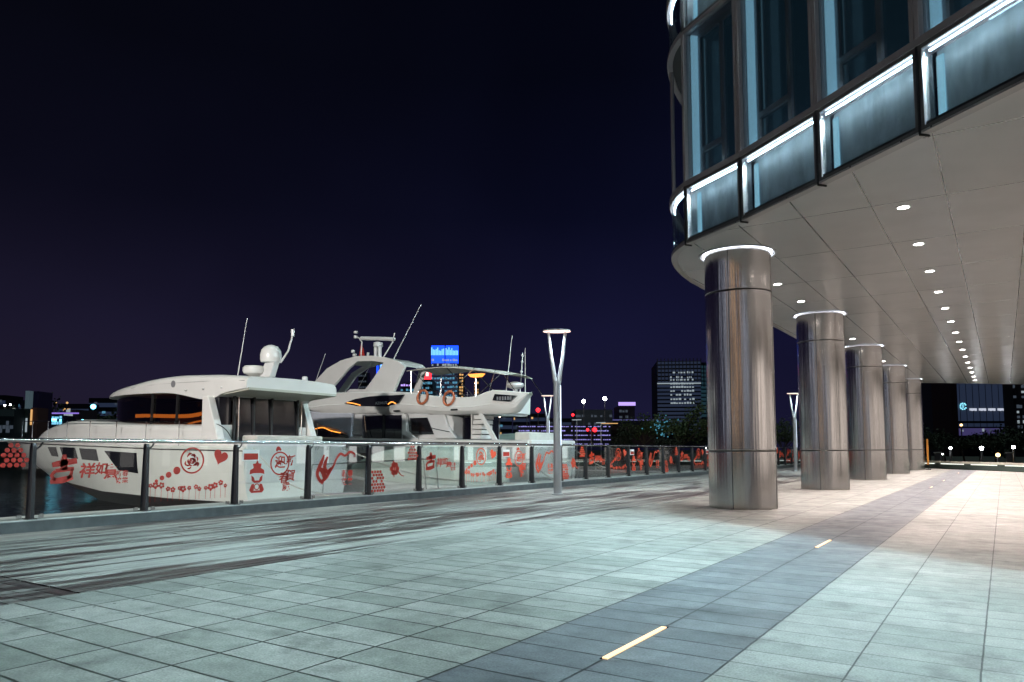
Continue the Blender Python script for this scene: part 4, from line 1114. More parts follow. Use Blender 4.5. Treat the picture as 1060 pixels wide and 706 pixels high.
for yy in (23.42, 25.38):
    bm = NB()
    for p_, q_ in (((-20.45, 3.5), (-20.45, 4.45)), ((-20.4, 4.44), (-18.9, 3.3)), ((-18.6, 4.48), (-17.2, 3.25)), ((-17.2, 4.38), (-18.7, 3.3)), ((-16.5, 3.4), (-16.2, 4.24)), ((-15.8, 4.04), (-15.3, 3.4))):
        tube(bm, [(p_[0], yy, p_[1]), (q_[0], yy, q_[1])], .017, 6)
    obj('awning_frame', bm, M['steel'], Y2)
bm = NB(); tube(bm, [(-17.25, 23.6, 3.22), (-17.25, 23.6, 4.02)], .025, 8); obj('lamp_pole', bm, M['steel'], Y2)
bm = NB(); prism_y(bm, [(-17.6, 4.16), (-16.9, 4.16), (-17.05, 4.04), (-17.45, 4.04)], 23.5, 23.75); obj('awning_lamp', bm, M['cabin'], Y2)
for y_ in (23.24, 25.75):
    bm = NB(); P_ = [(-19.9, y_, 3.62), (-18.8, y_, 3.50), (-17.4, y_, 3.42)]; tube(bm, P_, .014, 6)
    for p_ in P_: tube(bm, [p_, (p_[0], y_, 3.2)], .012, 6)
    obj('guard_rail', bm, M['steel'], Y2)
bm = NB(); lathe(bm, [(.08, 3.42), (.10, 3.60), (.30, 3.66), (.36, 3.74), (.32, 3.84), (.10, 3.90)], -16.25, 24.9, 24); obj('radar', bm, M['antenna'], Y2, smooth=True)
bm = NB(); tube(bm, [(-16.77, 25, 3.4), (-16.47, 25, 5.8)], .022, 6, .012); tube(bm, [(-15.84, 25, 3.0), (-15.84, 25, 5.25)], .018, 6, .014); tube(bm, [(-16.1, 25, 3.35), (-15.95, 25, 5.05)], .022, 6, .018)
for z in (3.7, 4.3, 4.7, 4.95): lathe(bm, [(.02, z-.06), (.065, z), (.02, z+.06)], -16.1 + .088*(z-3.35), 25, 8)
obj('antenna', bm, M['antenna'], Y2)
for k_, (x, z) in enumerate(((-19.5, 3.30), (-18.15, 3.20))):
    bm = NB(); n = 28; y = YN - .08
    q = [(x + .23*cos(2*pi*i/n) + .05*sin(2*pi*i/n), y + .03*cos(2*pi*i/n), z + .27*sin(2*pi*i/n)) for i in range(n)]; q.append(q[0]); q.append(q[1])
    tube(bm, q, .05, 8, cap=False)
    t = tag(obj('life_ring', bm, M['orange'], smooth=True, loc=(x, y, z)), ['orange life ring on the flybridge side, the one nearer the dark flybridge window', 'orange life ring on the flybridge side, the one nearer the stern'][k_], 'life ring', 'life rings on the yacht side')

# ---- a low covered boat beyond
Y4 = thing('covered_boat', (-20, 31, -.75), 'low pale green boat with a rounded cover lying past the flybridge yacht', 'boat')
H4 = Hull(31, [(-17.8, 1.4, .75, 1.3, -.5, -1.1), (-20, 1.5, .8, 1.3, -.45, -1.1), (-23, 1.1, .95, .8, -.2, -.8), (-26, .05, 1.2, .02, 1.0, .9)]); H4.build(Y4, mat('pale_green_hull', (.42, .50, .46), .4))
obj('cover', body(31, [(-17.9, .9, .75, .95), (-18.6, 1.3, .78, 1.65), (-20, 1.4, .8, 1.95), (-22, 1.2, .85, 1.7), (-24, .7, .95, 1.15)], .5), mat('grey_green_cover', (.26, .31, .28), .6, bump=.4, bscale=3), Y4, smooth=True)
# tender and gangway between the yachts and the quay
TD = thing('tender', (-16, 19.6, -.75), 'small launch under a pale green cover tied between the two yachts', 'boat')
obj('cover', body(19.6, [(-13.4, .6, .1, .6), (-14.2, 1.1, .05, 1.15), (-16, 1.25, .1, 1.3), (-18, 1.0, .2, 1.1), (-19.5, .5, .3, .7)], .4), mat('pale_green_cover', (.50, .56, .50), .5, bump=.5, bscale=3), TD, smooth=True)
obj('hull', body(19.6, [(-13.2, .7, -.9, .1), (-14.2, 1.15, -.9, .08), (-16, 1.3, -.9, .1), (-18.3, 1.05, -.8, .2), (-20, .4, -.6, .35)], .1), M['gelcoat'], TD, smooth=True)
for i, (ya, lab) in enumerate(((15.2, 'nearest sloping gangway from the quay to the sedan yacht stern'), (24.9, 'farther sloping gangway from the quay to the flybridge yacht stern'))):
    xe = (-16.9, -13.6)[i]
    G = thing('gangway', (-12.6, ya, .1), lab, 'gangway', 'gangways to the yachts')
    bm = NB(); prism_y(bm, [(-12.4, .18), (xe, -.1), (xe, -.16), (-12.4, .12)], ya-.25, ya+.25); obj('walkway', bm, M['alu'], G)
    for s_ in (-.25, .25):
        bm = NB(); tube(bm, [(-12.5, ya+s_, .15), (-12.6, ya+s_, .95), (xe+.1, ya+s_, .75), (xe, ya+s_, -.1)], .016, 6); obj('guard_rail', bm, M['steel'], G)

# ---- fill lamp added on an unseen mast behind the camera to brighten the boats
FM = thing('added_fill_mast', (-11.2, -12.5, 0), 'unseen mast with a fill lamp added behind the camera, aimed at the yachts', 'added_fill_lamp')
bm = NB(); lathe(bm, [(.12, .0), (.07, 8.0)], -11.2, -12.5, 16); obj('pole', bm, M['pole'], FM, smooth=True)  # pole of the added fill mast
bm = NB(); box(bm, -11.45, -12.45, 7.8, -10.95, -12.25, 8.2); obj('lamp_head', bm, M['grey'], FM)  # head of the added fill lamp
ld = bpy.data.lights.new('added_fill_lamp', 'SPOT'); ld.energy = 34000; ld.spot_size = radians(58); ld.spot_blend = .5; ld.shadow_soft_size = .35; ld.color = (1.0, .96, .91)
lo = bpy.data.objects.new('added_fill_lamp', ld); C.objects.link(lo); lo.location = (-11.2, -12.1, 8.0)
lo.rotation_euler = (Vector((-25, 18, 1.5)) - Vector(lo.location)).to_track_quat('-Z', 'Y').to_euler()

# ================================================================== FAR SHORE
def far_block(name, pxl, pxr, pytop, depth, m, label, cat, zbot=0., dpt=14, rot=None, group=None):
    a = at(pxl, pytop, depth); b = at(pxr, pytop, depth); h = a.z
    d = Vector((b.x-a.x, b.y-a.y, 0)); w = d.length; d.normalize()
    if rot: d = Matrix.Rotation(rot, 3, 'Z') @ d
    n = Vector((-d.y, d.x, 0))
    t = thing(name, (a.x, a.y, zbot), label, cat, group)
    P = lambda s, q=0., z=0.: Vector((a.x, a.y, 0)) + d*(s*w) + n*q + Vector((0, 0, z))
    bm = NB(); prism(bm, [(P(0).x, P(0).y), (P(1).x, P(1).y), (P(1, dpt).x, P(1, dpt).y), (P(0, dpt).x, P(0, dpt).y)], zbot, h)
    obj('wall', bm, m, t)
    return t, P, w, h
def pzat(py, depth):  return EYE + (465-py)/FPX*depth
def panes(t, P, s0, s1, z0, z1, m, name='lit_window', q=-.12, q2=0.):
    bm = NB(); u, v = P(s0, q), P(s1, q); u2, v2 = P(s0, q2 + .02), P(s1, q2 + .02)
    prism(bm, [(u.x, u.y), (v.x, v.y), (v2.x, v2.y), (u2.x, u2.y)], z0, z1); return obj(name, bm, m, t)
def floorrow(t, P, z, h, m, s0=.03, s1=.97, n=8, p=.6, name='lit_floor', rnd=random):
    """the lit windows of one storey, broken where rooms are dark"""
    bm = NB(); k = 0
    for i in range(n):
        if rnd.random() < p:
            a = s0 + (s1-s0)*i/n; b = a + (s1-s0)/n*rnd.uniform(.55, .95); u, v, v2, u2 = P(a, -.12), P(b, -.12), P(b, .02), P(a, .02)
            prism(bm, [(u.x, u.y), (v.x, v.y), (v2.x, v2.y), (u2.x, u2.y)], z, z + h*rnd.uniform(.6, 1)); k += 1
    if k: obj(name, bm, m, t)
    else: bm.free()

# blue crowned tower
D = 480
t, P, w, h = far_block('tower_building', 447, 474, 364, D, M['far2'], 'distant tower with a glowing blue crown sign rising behind the flybridge yacht', 'tower', dpt=20)
g = [pzat(y, D) for y in (380, 372.5, 371.5, 358)]
bm = NB(); 
for i, (a, b, m_) in enumerate(((-.02, .49, 'w_blue2'), (.53, 1.02, 'w_blue2'))):
    sg = NB()
    for j in range(9):
        s0 = a + (b-a)*j/9; hh = random.uniform(.55, 1.0)
        u, v, v2, u2 = P(s0, -.5), P(s0 + (b-a)/9*.72, -.5), P(s0 + (b-a)/9*.72, -.1), P(s0, -.1)
        prism(sg, [(u.x, u.y), (v.x, v.y), (v2.x, v2.y), (u2.x, u2.y)], pzat(368, D), pzat(368 - 8*hh, D))
    obj('sign_letters', sg, M['w_blue2'], t)
    bm2 = NB(); u, v, v2, u2 = P(a, -.04), P(b, -.04), P(b, .6), P(a, .6); prism(bm2, [(u.x, u.y), (v.x, v.y), (v2.x, v2.y), (u2.x, u2.y)], pzat(377, D), pzat(358, D)); obj('crown', bm2, M['w_blue'], t)
bm.free()
rr = random.Random(5)
for k in range(16): panes(t, P, .0, 1., pzat(413 - 2.4*k + .9, D), pzat(413 - 2.4*k - .7, D), M['w_faint'], 'glazing', q=-.05)
for y in (373, 378, 382.5, 387, 392, 396.5, 401, 405.5, 410): floorrow(t, P, pzat(y+1.1, D), 1.5, M['w_cyan'] if y not in (373, 378) else M['w_white'], .0, 1., 10, .72, rnd=rr)
t, P, w, h = far_block('tower_building', 437, 448, 393, D-30, M['far2'], 'lower dark tower wing carrying a square red sign left of the blue crowned tower', 'tower', dpt=20)
panes(t, P, .1, .85, pzat(393, D-30), pzat(383, D-30), M['redlamp'], 'sign')
panes(t, P, .35, .6, pzat(389.5, D-30), pzat(385, D-30), mat('pink_glow', (.1, .1, .1), .5, emit=(1, .45, .45), estr=3), 'sign_symbol', q=-.4)
for y in (398, 403, 408, 414): floorrow(t, P, pzat(y, D-30), 1.6, M['w_cyan'], .0, 1., 6, .7, rnd=rr)
for (xl, xr, yt, lab) in ((475.5, 480, 387, 'slim distant tower of warm windows just right of the blue crowned tower'), (491, 496, 389, 'slim distant tower of warm windows seen under the awning')):
    t, P, w, h = far_block('tower_building', xl, xr, yt, 430, M['far1'], lab, 'tower', dpt=10)
    for k in range(9): floorrow(t, P, pzat(yt+2+3.3*k, 430), 1.2, M['w_warm'], 0, 1, 2, .8, rnd=rr)
t, P, w, h = far_block('tower_building', 389, 397, 374, 420, M['far2'], 'slim distant tower with a blue light column seen through the radar arch', 'tower', dpt=8)
panes(t, P, .1, .35, pzat(398, 420), pzat(375, 420), M['w_blue'], 'light_column'); panes(t, P, .55, .9, pzat(398, 420), pzat(376, 420), M['w_blue2'], 'light_column')
t, P, w, h = far_block('office_block', 415, 434, 396, 420, M['far3'], 'violet lit block behind the yachts left of the red sign', 'building', dpt=10)
for y in (400, 405, 409): floorrow(t, P, pzat(y, 420), 1.4, M['w_violet'] if y < 405 else M['w_cyan'], .0, 1., 7, .6, rnd=rr)
t, P, w, h = far_block('office_block', 371, 380, 385, 420, M['far1'], 'thin dark block seen through the radar arch', 'building', dpt=10)
for y in (390, 396, 402): floorrow(t, P, pzat(y, 420), 1.2, M['w_dim'], .0, 1., 4, .6, rnd=rr)

# tower with vertical fins
D = 240
t, P, w, h = far_block('tower_building', 680, 724, 374, D, M['far1'], 'dark tower with vertical fins and rows of lit windows beside the nearest column', 'tower', dpt=22, rot=radians(-6))
for k in range(19): panes(t, P, .0, 1., pzat(377.5 + 4*k, D), pzat(375 + 4*k, D), M['w_faint'], 'glazing', q=-.05)
for i in range(13):
    bm = NB(); u = P(i/12.0, -.45); v = P(i/12.0 + .018, -.45); u2, v2 = P(i/12.0 + .018, -.0), P(i/12.0, -.0)
    prism(bm, [(u.x, u.y), (v.x, v.y), (u2.x, u2.y), (v2.x, v2.y)], pzat(396, D), h + .8); obj('fin', bm, mat('fin_grey', (.12, .125, .15), .5) if i == 0 else bpy.data.materials['fin_grey'], t)
for i, y in enumerate((387, 392, 394.5, 398.5, 402, 406, 410, 414.5, 418.5)): floorrow(t, P, pzat(y, D), .62, M['w_white'], .30, .86, 9, .82, rnd=rr)
panes(t, P, 0.0, 1.0, pzat(398, D), pzat(397, D), M['w_white'], 'light_band', q=-.5)
t, P, w, h = far_block('tower_building', 724.5, 750, 375, D+3, mat('far_teal', (.012, .03, .045), .5), 'bluish side tower adjoining the finned tower, a cyan emblem near its top', 'tower', dpt=22, rot=radians(18))
for k in range(13): panes(t, P, .0, 1., pzat(381.5 + 4.2*k, D+3), pzat(378.6 + 4.2*k, D+3), M['w_faint2'], 'glazing', q=-.05)
for k in range(3): panes(t, P, .36 + .1*k, .42 + .1*k, pzat(386, D), pzat(377 + k, D), M['w_cyan'], 'emblem')
for i in range(7):
    bm = NB(); u = P(i/7.0, -.3); v = P(i/7.0 + .03, -.3); u2, v2 = P(i/7.0 + .03, -.0), P(i/7.0, -.0)
    prism(bm, [(u.x, u.y), (v.x, v.y), (u2.x, u2.y), (v2.x, v2.y)], pzat(400, D), h); obj('fin', bm, bpy.data.materials['far_teal'], t)

# roof-sign block, lit sheds below the mast lamps
D = 230
t, P, w, h = far_block('office_block', 641, 657, 420, D, mat('far_violetgrey', (.06, .05, .09), .6), 'small block with a violet roof sign right of the two mast lamps', 'building', dpt=12)
panes(t, P, -.05, 1.05, pzat(420, D), pzat(416.4, D), M['w_violet'], 'sign')
for y in (427, 433, 440): floorrow(t, P, pzat(y, D), .9, M['w_dim'], .0, 1., 5, .6, rnd=rr)
t, P, w, h = far_block('warehouse', 596, 634, 424, 210, mat('far_lit_wall', (.10, .13, .16), .6), 'long low grey shed roof under the two mast lamps', 'building', dpt=16)
for y in (432, 440): floorrow(t, P, pzat(y, 210), .8, M['w_dim'], .0, 1., 12, .6, rnd=rr)
t, P, w, h = far_block('warehouse', 632, 690, 434, 215, M['far2'], 'long dark blue lit quay shed behind the far trees', 'building', dpt=16)
panes(t, P, 0, 1, pzat(435.5, 215), pzat(434.2, 215), mat('dim_violet', (.05, .05, .08), .5, emit=(.25, .25, .7), estr=.3), 'eaves_light')
t, P, w, h = far_block('warehouse', 590, 680, 441, 130, mat('far_brown', (.035, .015, .02), .7), 'dark brown low terrace with warm eaves beyond the water', 'building', dpt=16)
panes(t, P, .35, .55, pzat(438.8, 130), pzat(438.0, 130), M['w_warm'], 'eaves_light')

# LED striped building
D = 112
t, P, w, h = far_block('waterfront_building', 536, 633, 440, D, M['far1'], 'low waterfront building striped with rows of violet white lights behind the street lamp', 'building', dpt=14)
for y, p in ((441.5, .95), (446, .9), (450.5, .85), (455, .9), (459.5, .7)):
    for seg in range(5):
        floorrow(t, P, pzat(y+.6, D), .16 if y != 446 else .2, M['w_purple'], .01 + .2*seg, .19 + .2*seg, 9, p, name='light_strip', rnd=rr)

# low dark skyline behind the boats and to the left
rr = random.Random(11)
descr = ['squat', 'narrow', 'wide', 'stepped looking', 'plain', 'tall', 'flat roofed', 'slender', 'broad', 'small']
spec = [(-40, 6, 409), (4, 22, 414), (60, 92, 418), (92, 125, 412), (126, 175, 424), (176, 250, 428), (300, 345, 422), (346, 372, 418), (398, 416, 424), (500, 530, 428), (531, 548, 421), (549, 566, 428), (567, 596, 433)]
where = ['at the left edge of the skyline', 'beside the left edge pylon', 'above the cyan lit hall', 'behind the blue mast lamp', 'hidden behind the sedan yacht roof', 'behind the sedan yacht cabin', 'behind the second yacht bow', 'seen left of the arch', 'seen right of the radar arch', 'behind the flybridge yacht stern', 'under the antenna tips', 'just left of the tall street lamp', 'just right of the tall street lamp']
for i, (xl, xr, yt) in enumerate(spec):
    t, P, w, h = far_block('skyline_block', xl, xr, yt, 330 + 9*i, (M['far1'], M['far2'], M['far3'])[i % 3], 'dark %s block %s' % (descr[i % 10], where[i]), 'building', dpt=12, group='dark skyline blocks')
    for k in range(3): panes(t, P, .0, 1., h - 4.4 - 4.2*k, h - 2.4 - 4.2*k, M['w_faint'], 'glazing', q=-.05)
    for k in range(4): floorrow(t, P, h - 3.2 - 4.2*k, 1.3, (M['w_dim'], M['w_cyan'], M['w_warm'])[(i+k) % 3], .05, .95, 7, .28, rnd=rr)

# left: ferry pier with lit pylon, cyan hall
D = 95
t, P, w, h = far_block('pier_pylon', 26.5, 30.5, 404.5, D, mat('pylon_pale', (.3, .38, .42), .5, emit=(.4, .6, .7), estr=.10), 'pale tall lit pylon of the ferry pier at far left', 'pylon', dpt=.8)
t, P, w, h = far_block('pier_pylon', 31, 40, 405, D+2, mat('pylon_violet', (.05, .03, .12), .6), 'dark violet tall slab behind the pale pylon at far left', 'pylon', dpt=3)
t, P, w, h = far_block('ferry_terminal', -30, 15, 423, D-5, mat('pier_teal', (.03, .06, .065), .6), 'dark teal ferry terminal with a flat deck roof at the left edge', 'building', dpt=6)
panes(t, P, .0, 1., pzat(431, D-5), pzat(424, D-5), mat('teal_lit', (.12, .18, .18), .6), 'fascia')
for k in range(3): floorrow(t, P, pzat(448-4*k, D-5), .5, M['w_dim'], .6, 1., 5, .5, rnd=rr)
t, P, w, h = far_block('pier_house', 16, 29, 423, D-3, mat('pier_green', (.12, .17, .15), .6), 'grey green pier house between the terminal and the brick pier', 'building', dpt=4)
panes(t, P, -.2, -.02, pzat(445, D), pzat(424, D), mat('soft_white', (.2, .2, .2), .5, emit=(.8, .85, .75), estr=.35), 'light_column'); panes(t, P, .9, 1.0, pzat(448, D), pzat(434, D), M['w_white'], 'light_column')
t, P, w, h = far_block('brick_pier', 32.5, 39.5, 422, D-6, mat('lit_brick', (.20, .10, .085), .8, bump=.3), 'reddish brick pier post lit from below at far left', 'pier post', dpt=2)
panes(t, P, .0, .2, pzat(440, D-6), pzat(424, D-6), M['w_warm'], 'light_column')
D = 120
t, P, w, h = far_block('waterfront_hall', 40, 66, 430, D, M['far2'], 'low waterfront hall full of cyan light left of the sedan yacht bow', 'building', dpt=8)
for y, p in ((432.5, .7), (435.5, .9), (438.5, .8)): floorrow(t, P, pzat(y+1, D), .5, M['cyanlamp'] if y == 435.5 else mat('cyan_mid%d' % y, (.05, .05, .05), .5, emit=(.2, .6, .85), estr=1.1), .05, .95, 9, p, rnd=rr)
panes(t, P, .0, 1.6, pzat(428.6, D), pzat(427.2, D), mat('violet_line', (.05, .05, .05), .5, emit=(.35, .22, .9), estr=.8), 'roof_light')
t, P, w, h = far_block('waterfront_hall', 66, 80, 424, D+3, mat('far_pinkgrey', (.10, .07, .08), .7), 'pinkish grey pier tower right of the cyan lit hall', 'building', dpt=6)
for y in (425, 429, 434): floorrow(t, P, pzat(y+1, D), .6, M['w_white'], .05, .7, 4, .7, rnd=rr)

def mast(px, py, depth, m, label, r=.28, base=.0, name='mast_lamp', pole=True, group=None, head=None):
    p = at(px, py, depth); t = thing(name, (p.x, p.y, base), label, 'lamp', group)
    bm = NB(); bmesh.ops.create_icosphere(bm, subdivisions=2, radius=r, matrix=Matrix.Translation(p)); obj('globe', bm, m, t, smooth=True)
    bm = NB(); tube(bm, [(p.x, p.y, base), (p.x, p.y, p.z - r*.8)], .10, 6); obj('pole', bm, M['grey'], t)
    return t
mast(604, 415.5, 180, M['whitelamp'], 'left one of two bright white mast lamps beyond the water', .40)
mast(626, 412.5, 180, M['whitelamp'], 'right one of two bright white mast lamps beyond the water', .44)
mast(545.5, 421.5, 170, M['whitelamp'], 'bluish white mast lamp just right of the flybridge yacht stern', .28)
mast(517, 430.5, 110, mat('warm_white_lamp', (.1, .1, .1), .5, emit=(1, .8, .6), estr=16), 'small warm lamp below the flybridge yacht flybridge', .22)
mast(96.5, 421, 150, M['cyanlamp'], 'cyan mast lamp left of the sedan yacht windshield', .5)
mast(85.5, 435, 120, M['cyanlamp'], 'small cyan quay lamp right of the cyan hall', .16)
mast(557, 424.5, 150, M['redlamp'], 'red beacon lamp left of the tall street lamp', .45); mast(593, 429.5, 150, M['redlamp'], 'small red beacon lamp right of the tall street lamp', .3)
for px, py, lab in ((5, 419.5, 'leftmost small white lamp of the left skyline'), (10.5, 419, 'small white lamp next to the leftmost skyline lamp'), (58, 417.5, 'tiny warm lamp above the cyan hall'), (69.5, 417, 'tiny warm lamp in the trees left of the blue mast lamp')):
    mast(px, py, 200, M['w_warm'] if px > 50 else M['whitelamp'], lab, .30 if px > 50 else .18)
# traffic lights and two lamp posts on the far shore
p = at(612, 446, 84); t = thing('traffic_light', (p.x, p.y, 0), 'pair of red traffic lights on a post across the water', 'traffic light')
bm = NB(); tube(bm, [(p.x, p.y, 0), (p.x, p.y, p.z + .3)], .07, 6); obj('pole', bm, M['grey'], t)
for dx in (-.35, .45):
    q = Vector((p.x + dx*cos(YAW), p.y + dx*sin(YAW), p.z)); bm = NB(); box(bm, q.x-.16, q.y-.1, q.z-.45, q.x+.16, q.y+.1, q.z+.45); obj('housing', bm, M['black'], t)
    bm = NB(); bmesh.ops.create_icosphere(bm, subdivisions=2, radius=.26 if dx > 0 else .17, matrix=Matrix.Translation((q.x+.03, q.y-.18, q.z+.12))); obj('red_light', bm, M['redlamp'], t, smooth=True)
for px, py, lab in ((597, 435, 'thin pale lamp post with a flat head right of the tall street lamp'), (622, 438, 'thin bright lamp post with a flat head near the traffic lights')):
    p = at(px, py, 74); t = thing('lamp_post', (p.x, p.y, -.04), lab, 'lamp post', 'thin lamp posts across the water')
    bm = NB(); tube(bm, [(p.x, p.y, -.04), (p.x, p.y, p.z)], .05, 6); obj('pole', bm, M['white'], t)
    bm = NB(); box(bm, p.x-.45, p.y-.15, p.z, p.x+.45, p.y+.15, p.z+.08); obj('lamp_head', bm, M['w_white'], t)

# ------------------------------------------------------------------ trees
def tree(name, loc, hgt, rad, leafm, label, seed, leaves=1400, limbs=9, bare=.0, group=None, lsize=.22, low=.25, clumps=16):
    rr = random.Random(seed); t = thing(name, loc, label, 'tree', group); X, Yy, Z = loc
    bm = NB(); top = Vector((X + rr.uniform(-.3, .3), Yy, Z + hgt*low*1.25))
    tube(bm, [(X, Yy, Z-.05), ((X+top.x)/2 + .06, Yy, Z + hgt*low*.6), top], .02*hgt + .05, 7, .014*hgt + .02)
    tips = []
    for i in range(limbs):
        a = 2*pi*i/limbs + rr.uniform(-.4, .4); el = rr.uniform(.35, 1.25); L_ = rr.uniform(.6, 1.0)
        tip = Vector((X + cos(a)*rad*L_*cos(el)*1.05, Yy + sin(a)*rad*L_*cos(el)*1.05, Z + hgt*(low*1.1 + (1-low)*.86*L_*sin(el))))
        mid = top.lerp(tip, .5) + Vector((rr.uniform(-.2, .2), rr.uniform(-.2, .2), rr.uniform(.0, .35)))
        tube(bm, [top - Vector((0, 0, .25*rr.random())), mid, tip], .010*hgt + .01, 5, .008, cap=False); tips += [tip, mid, top.lerp(tip, .75)]
        for j in range(4):
            s_ = mid.lerp(tip, rr.random()*.8); e_ = s_ + Vector((rr.uniform(-1, 1), rr.uniform(-1, 1), rr.uniform(.1, 1)))*rad*.30
            tube(bm, [s_, s_.lerp(e_, .5) + Vector((0, 0, .05)), e_], .004*hgt, 4, .004, cap=False); tips.append(e_)
    obj('trunk', bm, M['bark'], t, smooth=True)
    if leaves:
        bm = NB(); cl = [tp + Vector((rr.uniform(-.2, .2), rr.uniform(-.2, .2), rr.uniform(-.1, .3)))*rad*.3 for tp in rr.sample(tips, min(len(tips), clumps*2))]
        cl = [(c, rr.uniform(.16, .34)*rad) for c in cl]
        for i in range(leaves):
            c, cr = rr.choice(cl); v = Vector((rr.gauss(0, 1), rr.gauss(0, 1), rr.gauss(0, .75))); v = v.normalized()*cr*(rr.random()**.45)
            p = c + v; n = Vector((rr.gauss(0, 1), rr.gauss(0, 1), rr.gauss(.5, 1))).normalized(); u = n.orthogonal().normalized(); w_ = n.cross(u); s_ = lsize*rr.uniform(.5, 1.2)
            bm.faces.new([bm.verts.new(p + u*s_*a + w_*s_*b) for a, b in ((-.5, -.1), (.1, -.45), (.55, .1), (0, .5))])
        obj('crown', bm, leafm, t)
    return t
def tree_at(px, pytop, depth, wpx, *a, **k):
    p = at(px, 465, depth); h = pzat(pytop, depth); return tree(a[0], (p.x, p.y, -.04), h, wpx*depth/FPX/2, *a[1:], **k)
G_ = 'trees across the water'
tree_at(708, 419, 82, 66, 'broad_tree', M['leaf'], 'widest leafy tree across the water with forked trunk, left of the nearest column', 3, leaves=2600, group=G_, lsize=.26)
tree_at(668, 421, 86, 46, 'broad_tree', M['leaf'], 'leafy tree across the water just left of the widest one', 4, leaves=1900, group=G_)
tree_at(644, 436, 84, 36, 'broad_tree', M['leaf2'], 'low dark bushy tree across the water near the traffic lights', 5, leaves=1600, group=G_, low=.1)
tree_at(735, 430, 88, 44, 'broad_tree', M['leaf2'], 'dark tree across the water partly hidden by the nearest column', 6, leaves=1600, group=G_, low=.15)
tree_at(812, 425, 90, 52, 'broad_tree', M['leaf'], 'tree seen in the gap between the first two columns', 8, leaves=1800, group=G_, low=.15)
tree_at(688, 440, 80, 40, 'broad_tree', M['leaf2'], 'low dark bush in front of the two largest trees across the water', 9, leaves=1500, group=G_, low=.05)
tree_at(610, 434, 140, 30, 'broad_tree', M['leaf2'], 'small dark tree under the left mast lamp', 10, leaves=900, group=G_, low=.1, lsize=.4)
tree_at(575, 434, 140, 34, 'broad_tree', M['leaf2'], 'small dark tree behind the tall street lamp', 12, leaves=900, group=G_, low=.1, lsize=.4)
tree_at(115, 413, 190, 90, 'broad_tree', M['leaf2'], 'large dark far tree behind the blue mast lamp at left', 13, leaves=1500, group=G_, low=.05, lsize=.9)
tree_at(50, 416, 200, 70, 'broad_tree', M['leaf2'], 'large dark far tree above the cyan hall at left', 14, leaves=1300, group=G_, low=.05, lsize=.9)
tree_at(3, 414, 200, 60, 'broad_tree', M['leaf2'], 'large dark far tree at the left edge of the picture', 15, leaves=1200, group=G_, low=.05, lsize=.9)
# a small tree hung with cyan lights
p = at(687, 452, 84); t = thing('lit_shrub', (p.x, p.y, -.04), 'small shrub hung with cyan lights among the trees across the water', 'shrub'); rr = random.Random(2)
bm = NB()
for i in range(90):
    q = p + Vector((rr.gauss(0, .7), rr.gauss(0, .5), rr.gauss(1.1, .55))); bmesh.ops.create_cube(bm, size=rr.uniform(.05, .12), matrix=Matrix.Translation(q))
o = obj('fairy_lights', bm, mat('fairy_cyan', (.05, .1, .1), .5, emit=(.12, .5, .7), estr=.6), t); o['kind'] = 'stuff'
bm = NB(); tube(bm, [(p.x, p.y, 0), (p.x, p.y, 1.0)], .05, 6)
for i in range(7): tube(bm, [(p.x, p.y, .9), (p.x + rr.uniform(-.9, .9), p.y + rr.uniform(-.5, .5), rr.uniform(1.8, 3.0))], .03, 5, .01)
obj('trunk', bm, M['bark'], t)

# ================================================================== BEYOND THE FAR END OF THE PLAZA
WA, WB = Vector((-11.7, 64.5)), Vector((8.0, 37.5))
dv = (WB-WA).normalized()
bm = NB(); nrm = Vector((-dv.y, dv.x)); q = [WA, WB, WB + nrm*40, WA + nrm*40 + Vector((0, 10))]
prism(bm, [(v.x, v.y) for v in q], -.05, .03)
go = obj('lawn', bm, mat('dark_grass', (.02, .032, .02), .9, bump=.6, bscale=20, var=.4)); go['kind'] = 'structure'
LW = thing('planter_wall', (-2, 51, 0), 'low planter wall with a pale lit coping along the far end of the plaza', 'wall')
bm = NB(); obox(bm, WA, WB, .02, .32, .0, .34); obj('wall', bm, mat('wall_green', (.05, .075, .065), .6), LW)
bm = NB(); obox(bm, WA, WB, -.03, .36, .345, .47); obj('coping', bm, mat('pale_coping', (.62, .60, .52), .5), LW)
bm = NB()
for i in range(12):
    a = WA + dv*(i*2.8 + .3); obox(bm, a, a + dv*2.2, -.02, -.012, .29, .335)
obj('light_strip', bm, mat('wall_light', (.1, .1, .1), .5, emit=(.9, .95, .85), estr=1.6), LW)
G2 = 'trees beyond the plaza end'
for i, (px, pyt, d_, wpx) in enumerate(((962, 452, 72, 26), (978, 448, 78, 34), (998, 451, 70, 28), (1014, 447, 80, 36), (1030, 450, 68, 28), (1046, 446, 76, 36), (1064, 449, 70, 34), (1084, 447, 74, 36))):
    tree_at(px, pyt, d_, wpx, 'small_tree', M['leaf2'], ('%s small thin crowned tree beyond the plaza wall, counted from the columns' % num[i]).replace('farthest', 'last'), 30+i, leaves=750, limbs=9, group=G2, lsize=.20, low=.38)
for i, (px, pyt, d_, wpx) in enumerate(((950, 440, 100, 60), (1040, 442, 102, 70), (1075, 440, 98, 60))):
    tree_at(px, pyt, d_, wpx, 'dark_tree', M['leaf2'], ('dark full tree behind the small trees near the fifth column', 'dark full tree behind the small trees below the row of sign letters', 'dark full tree behind the small trees at the right edge')[i], 50+i, leaves=1400, group='dark trees behind', lsize=.35, low=.08)
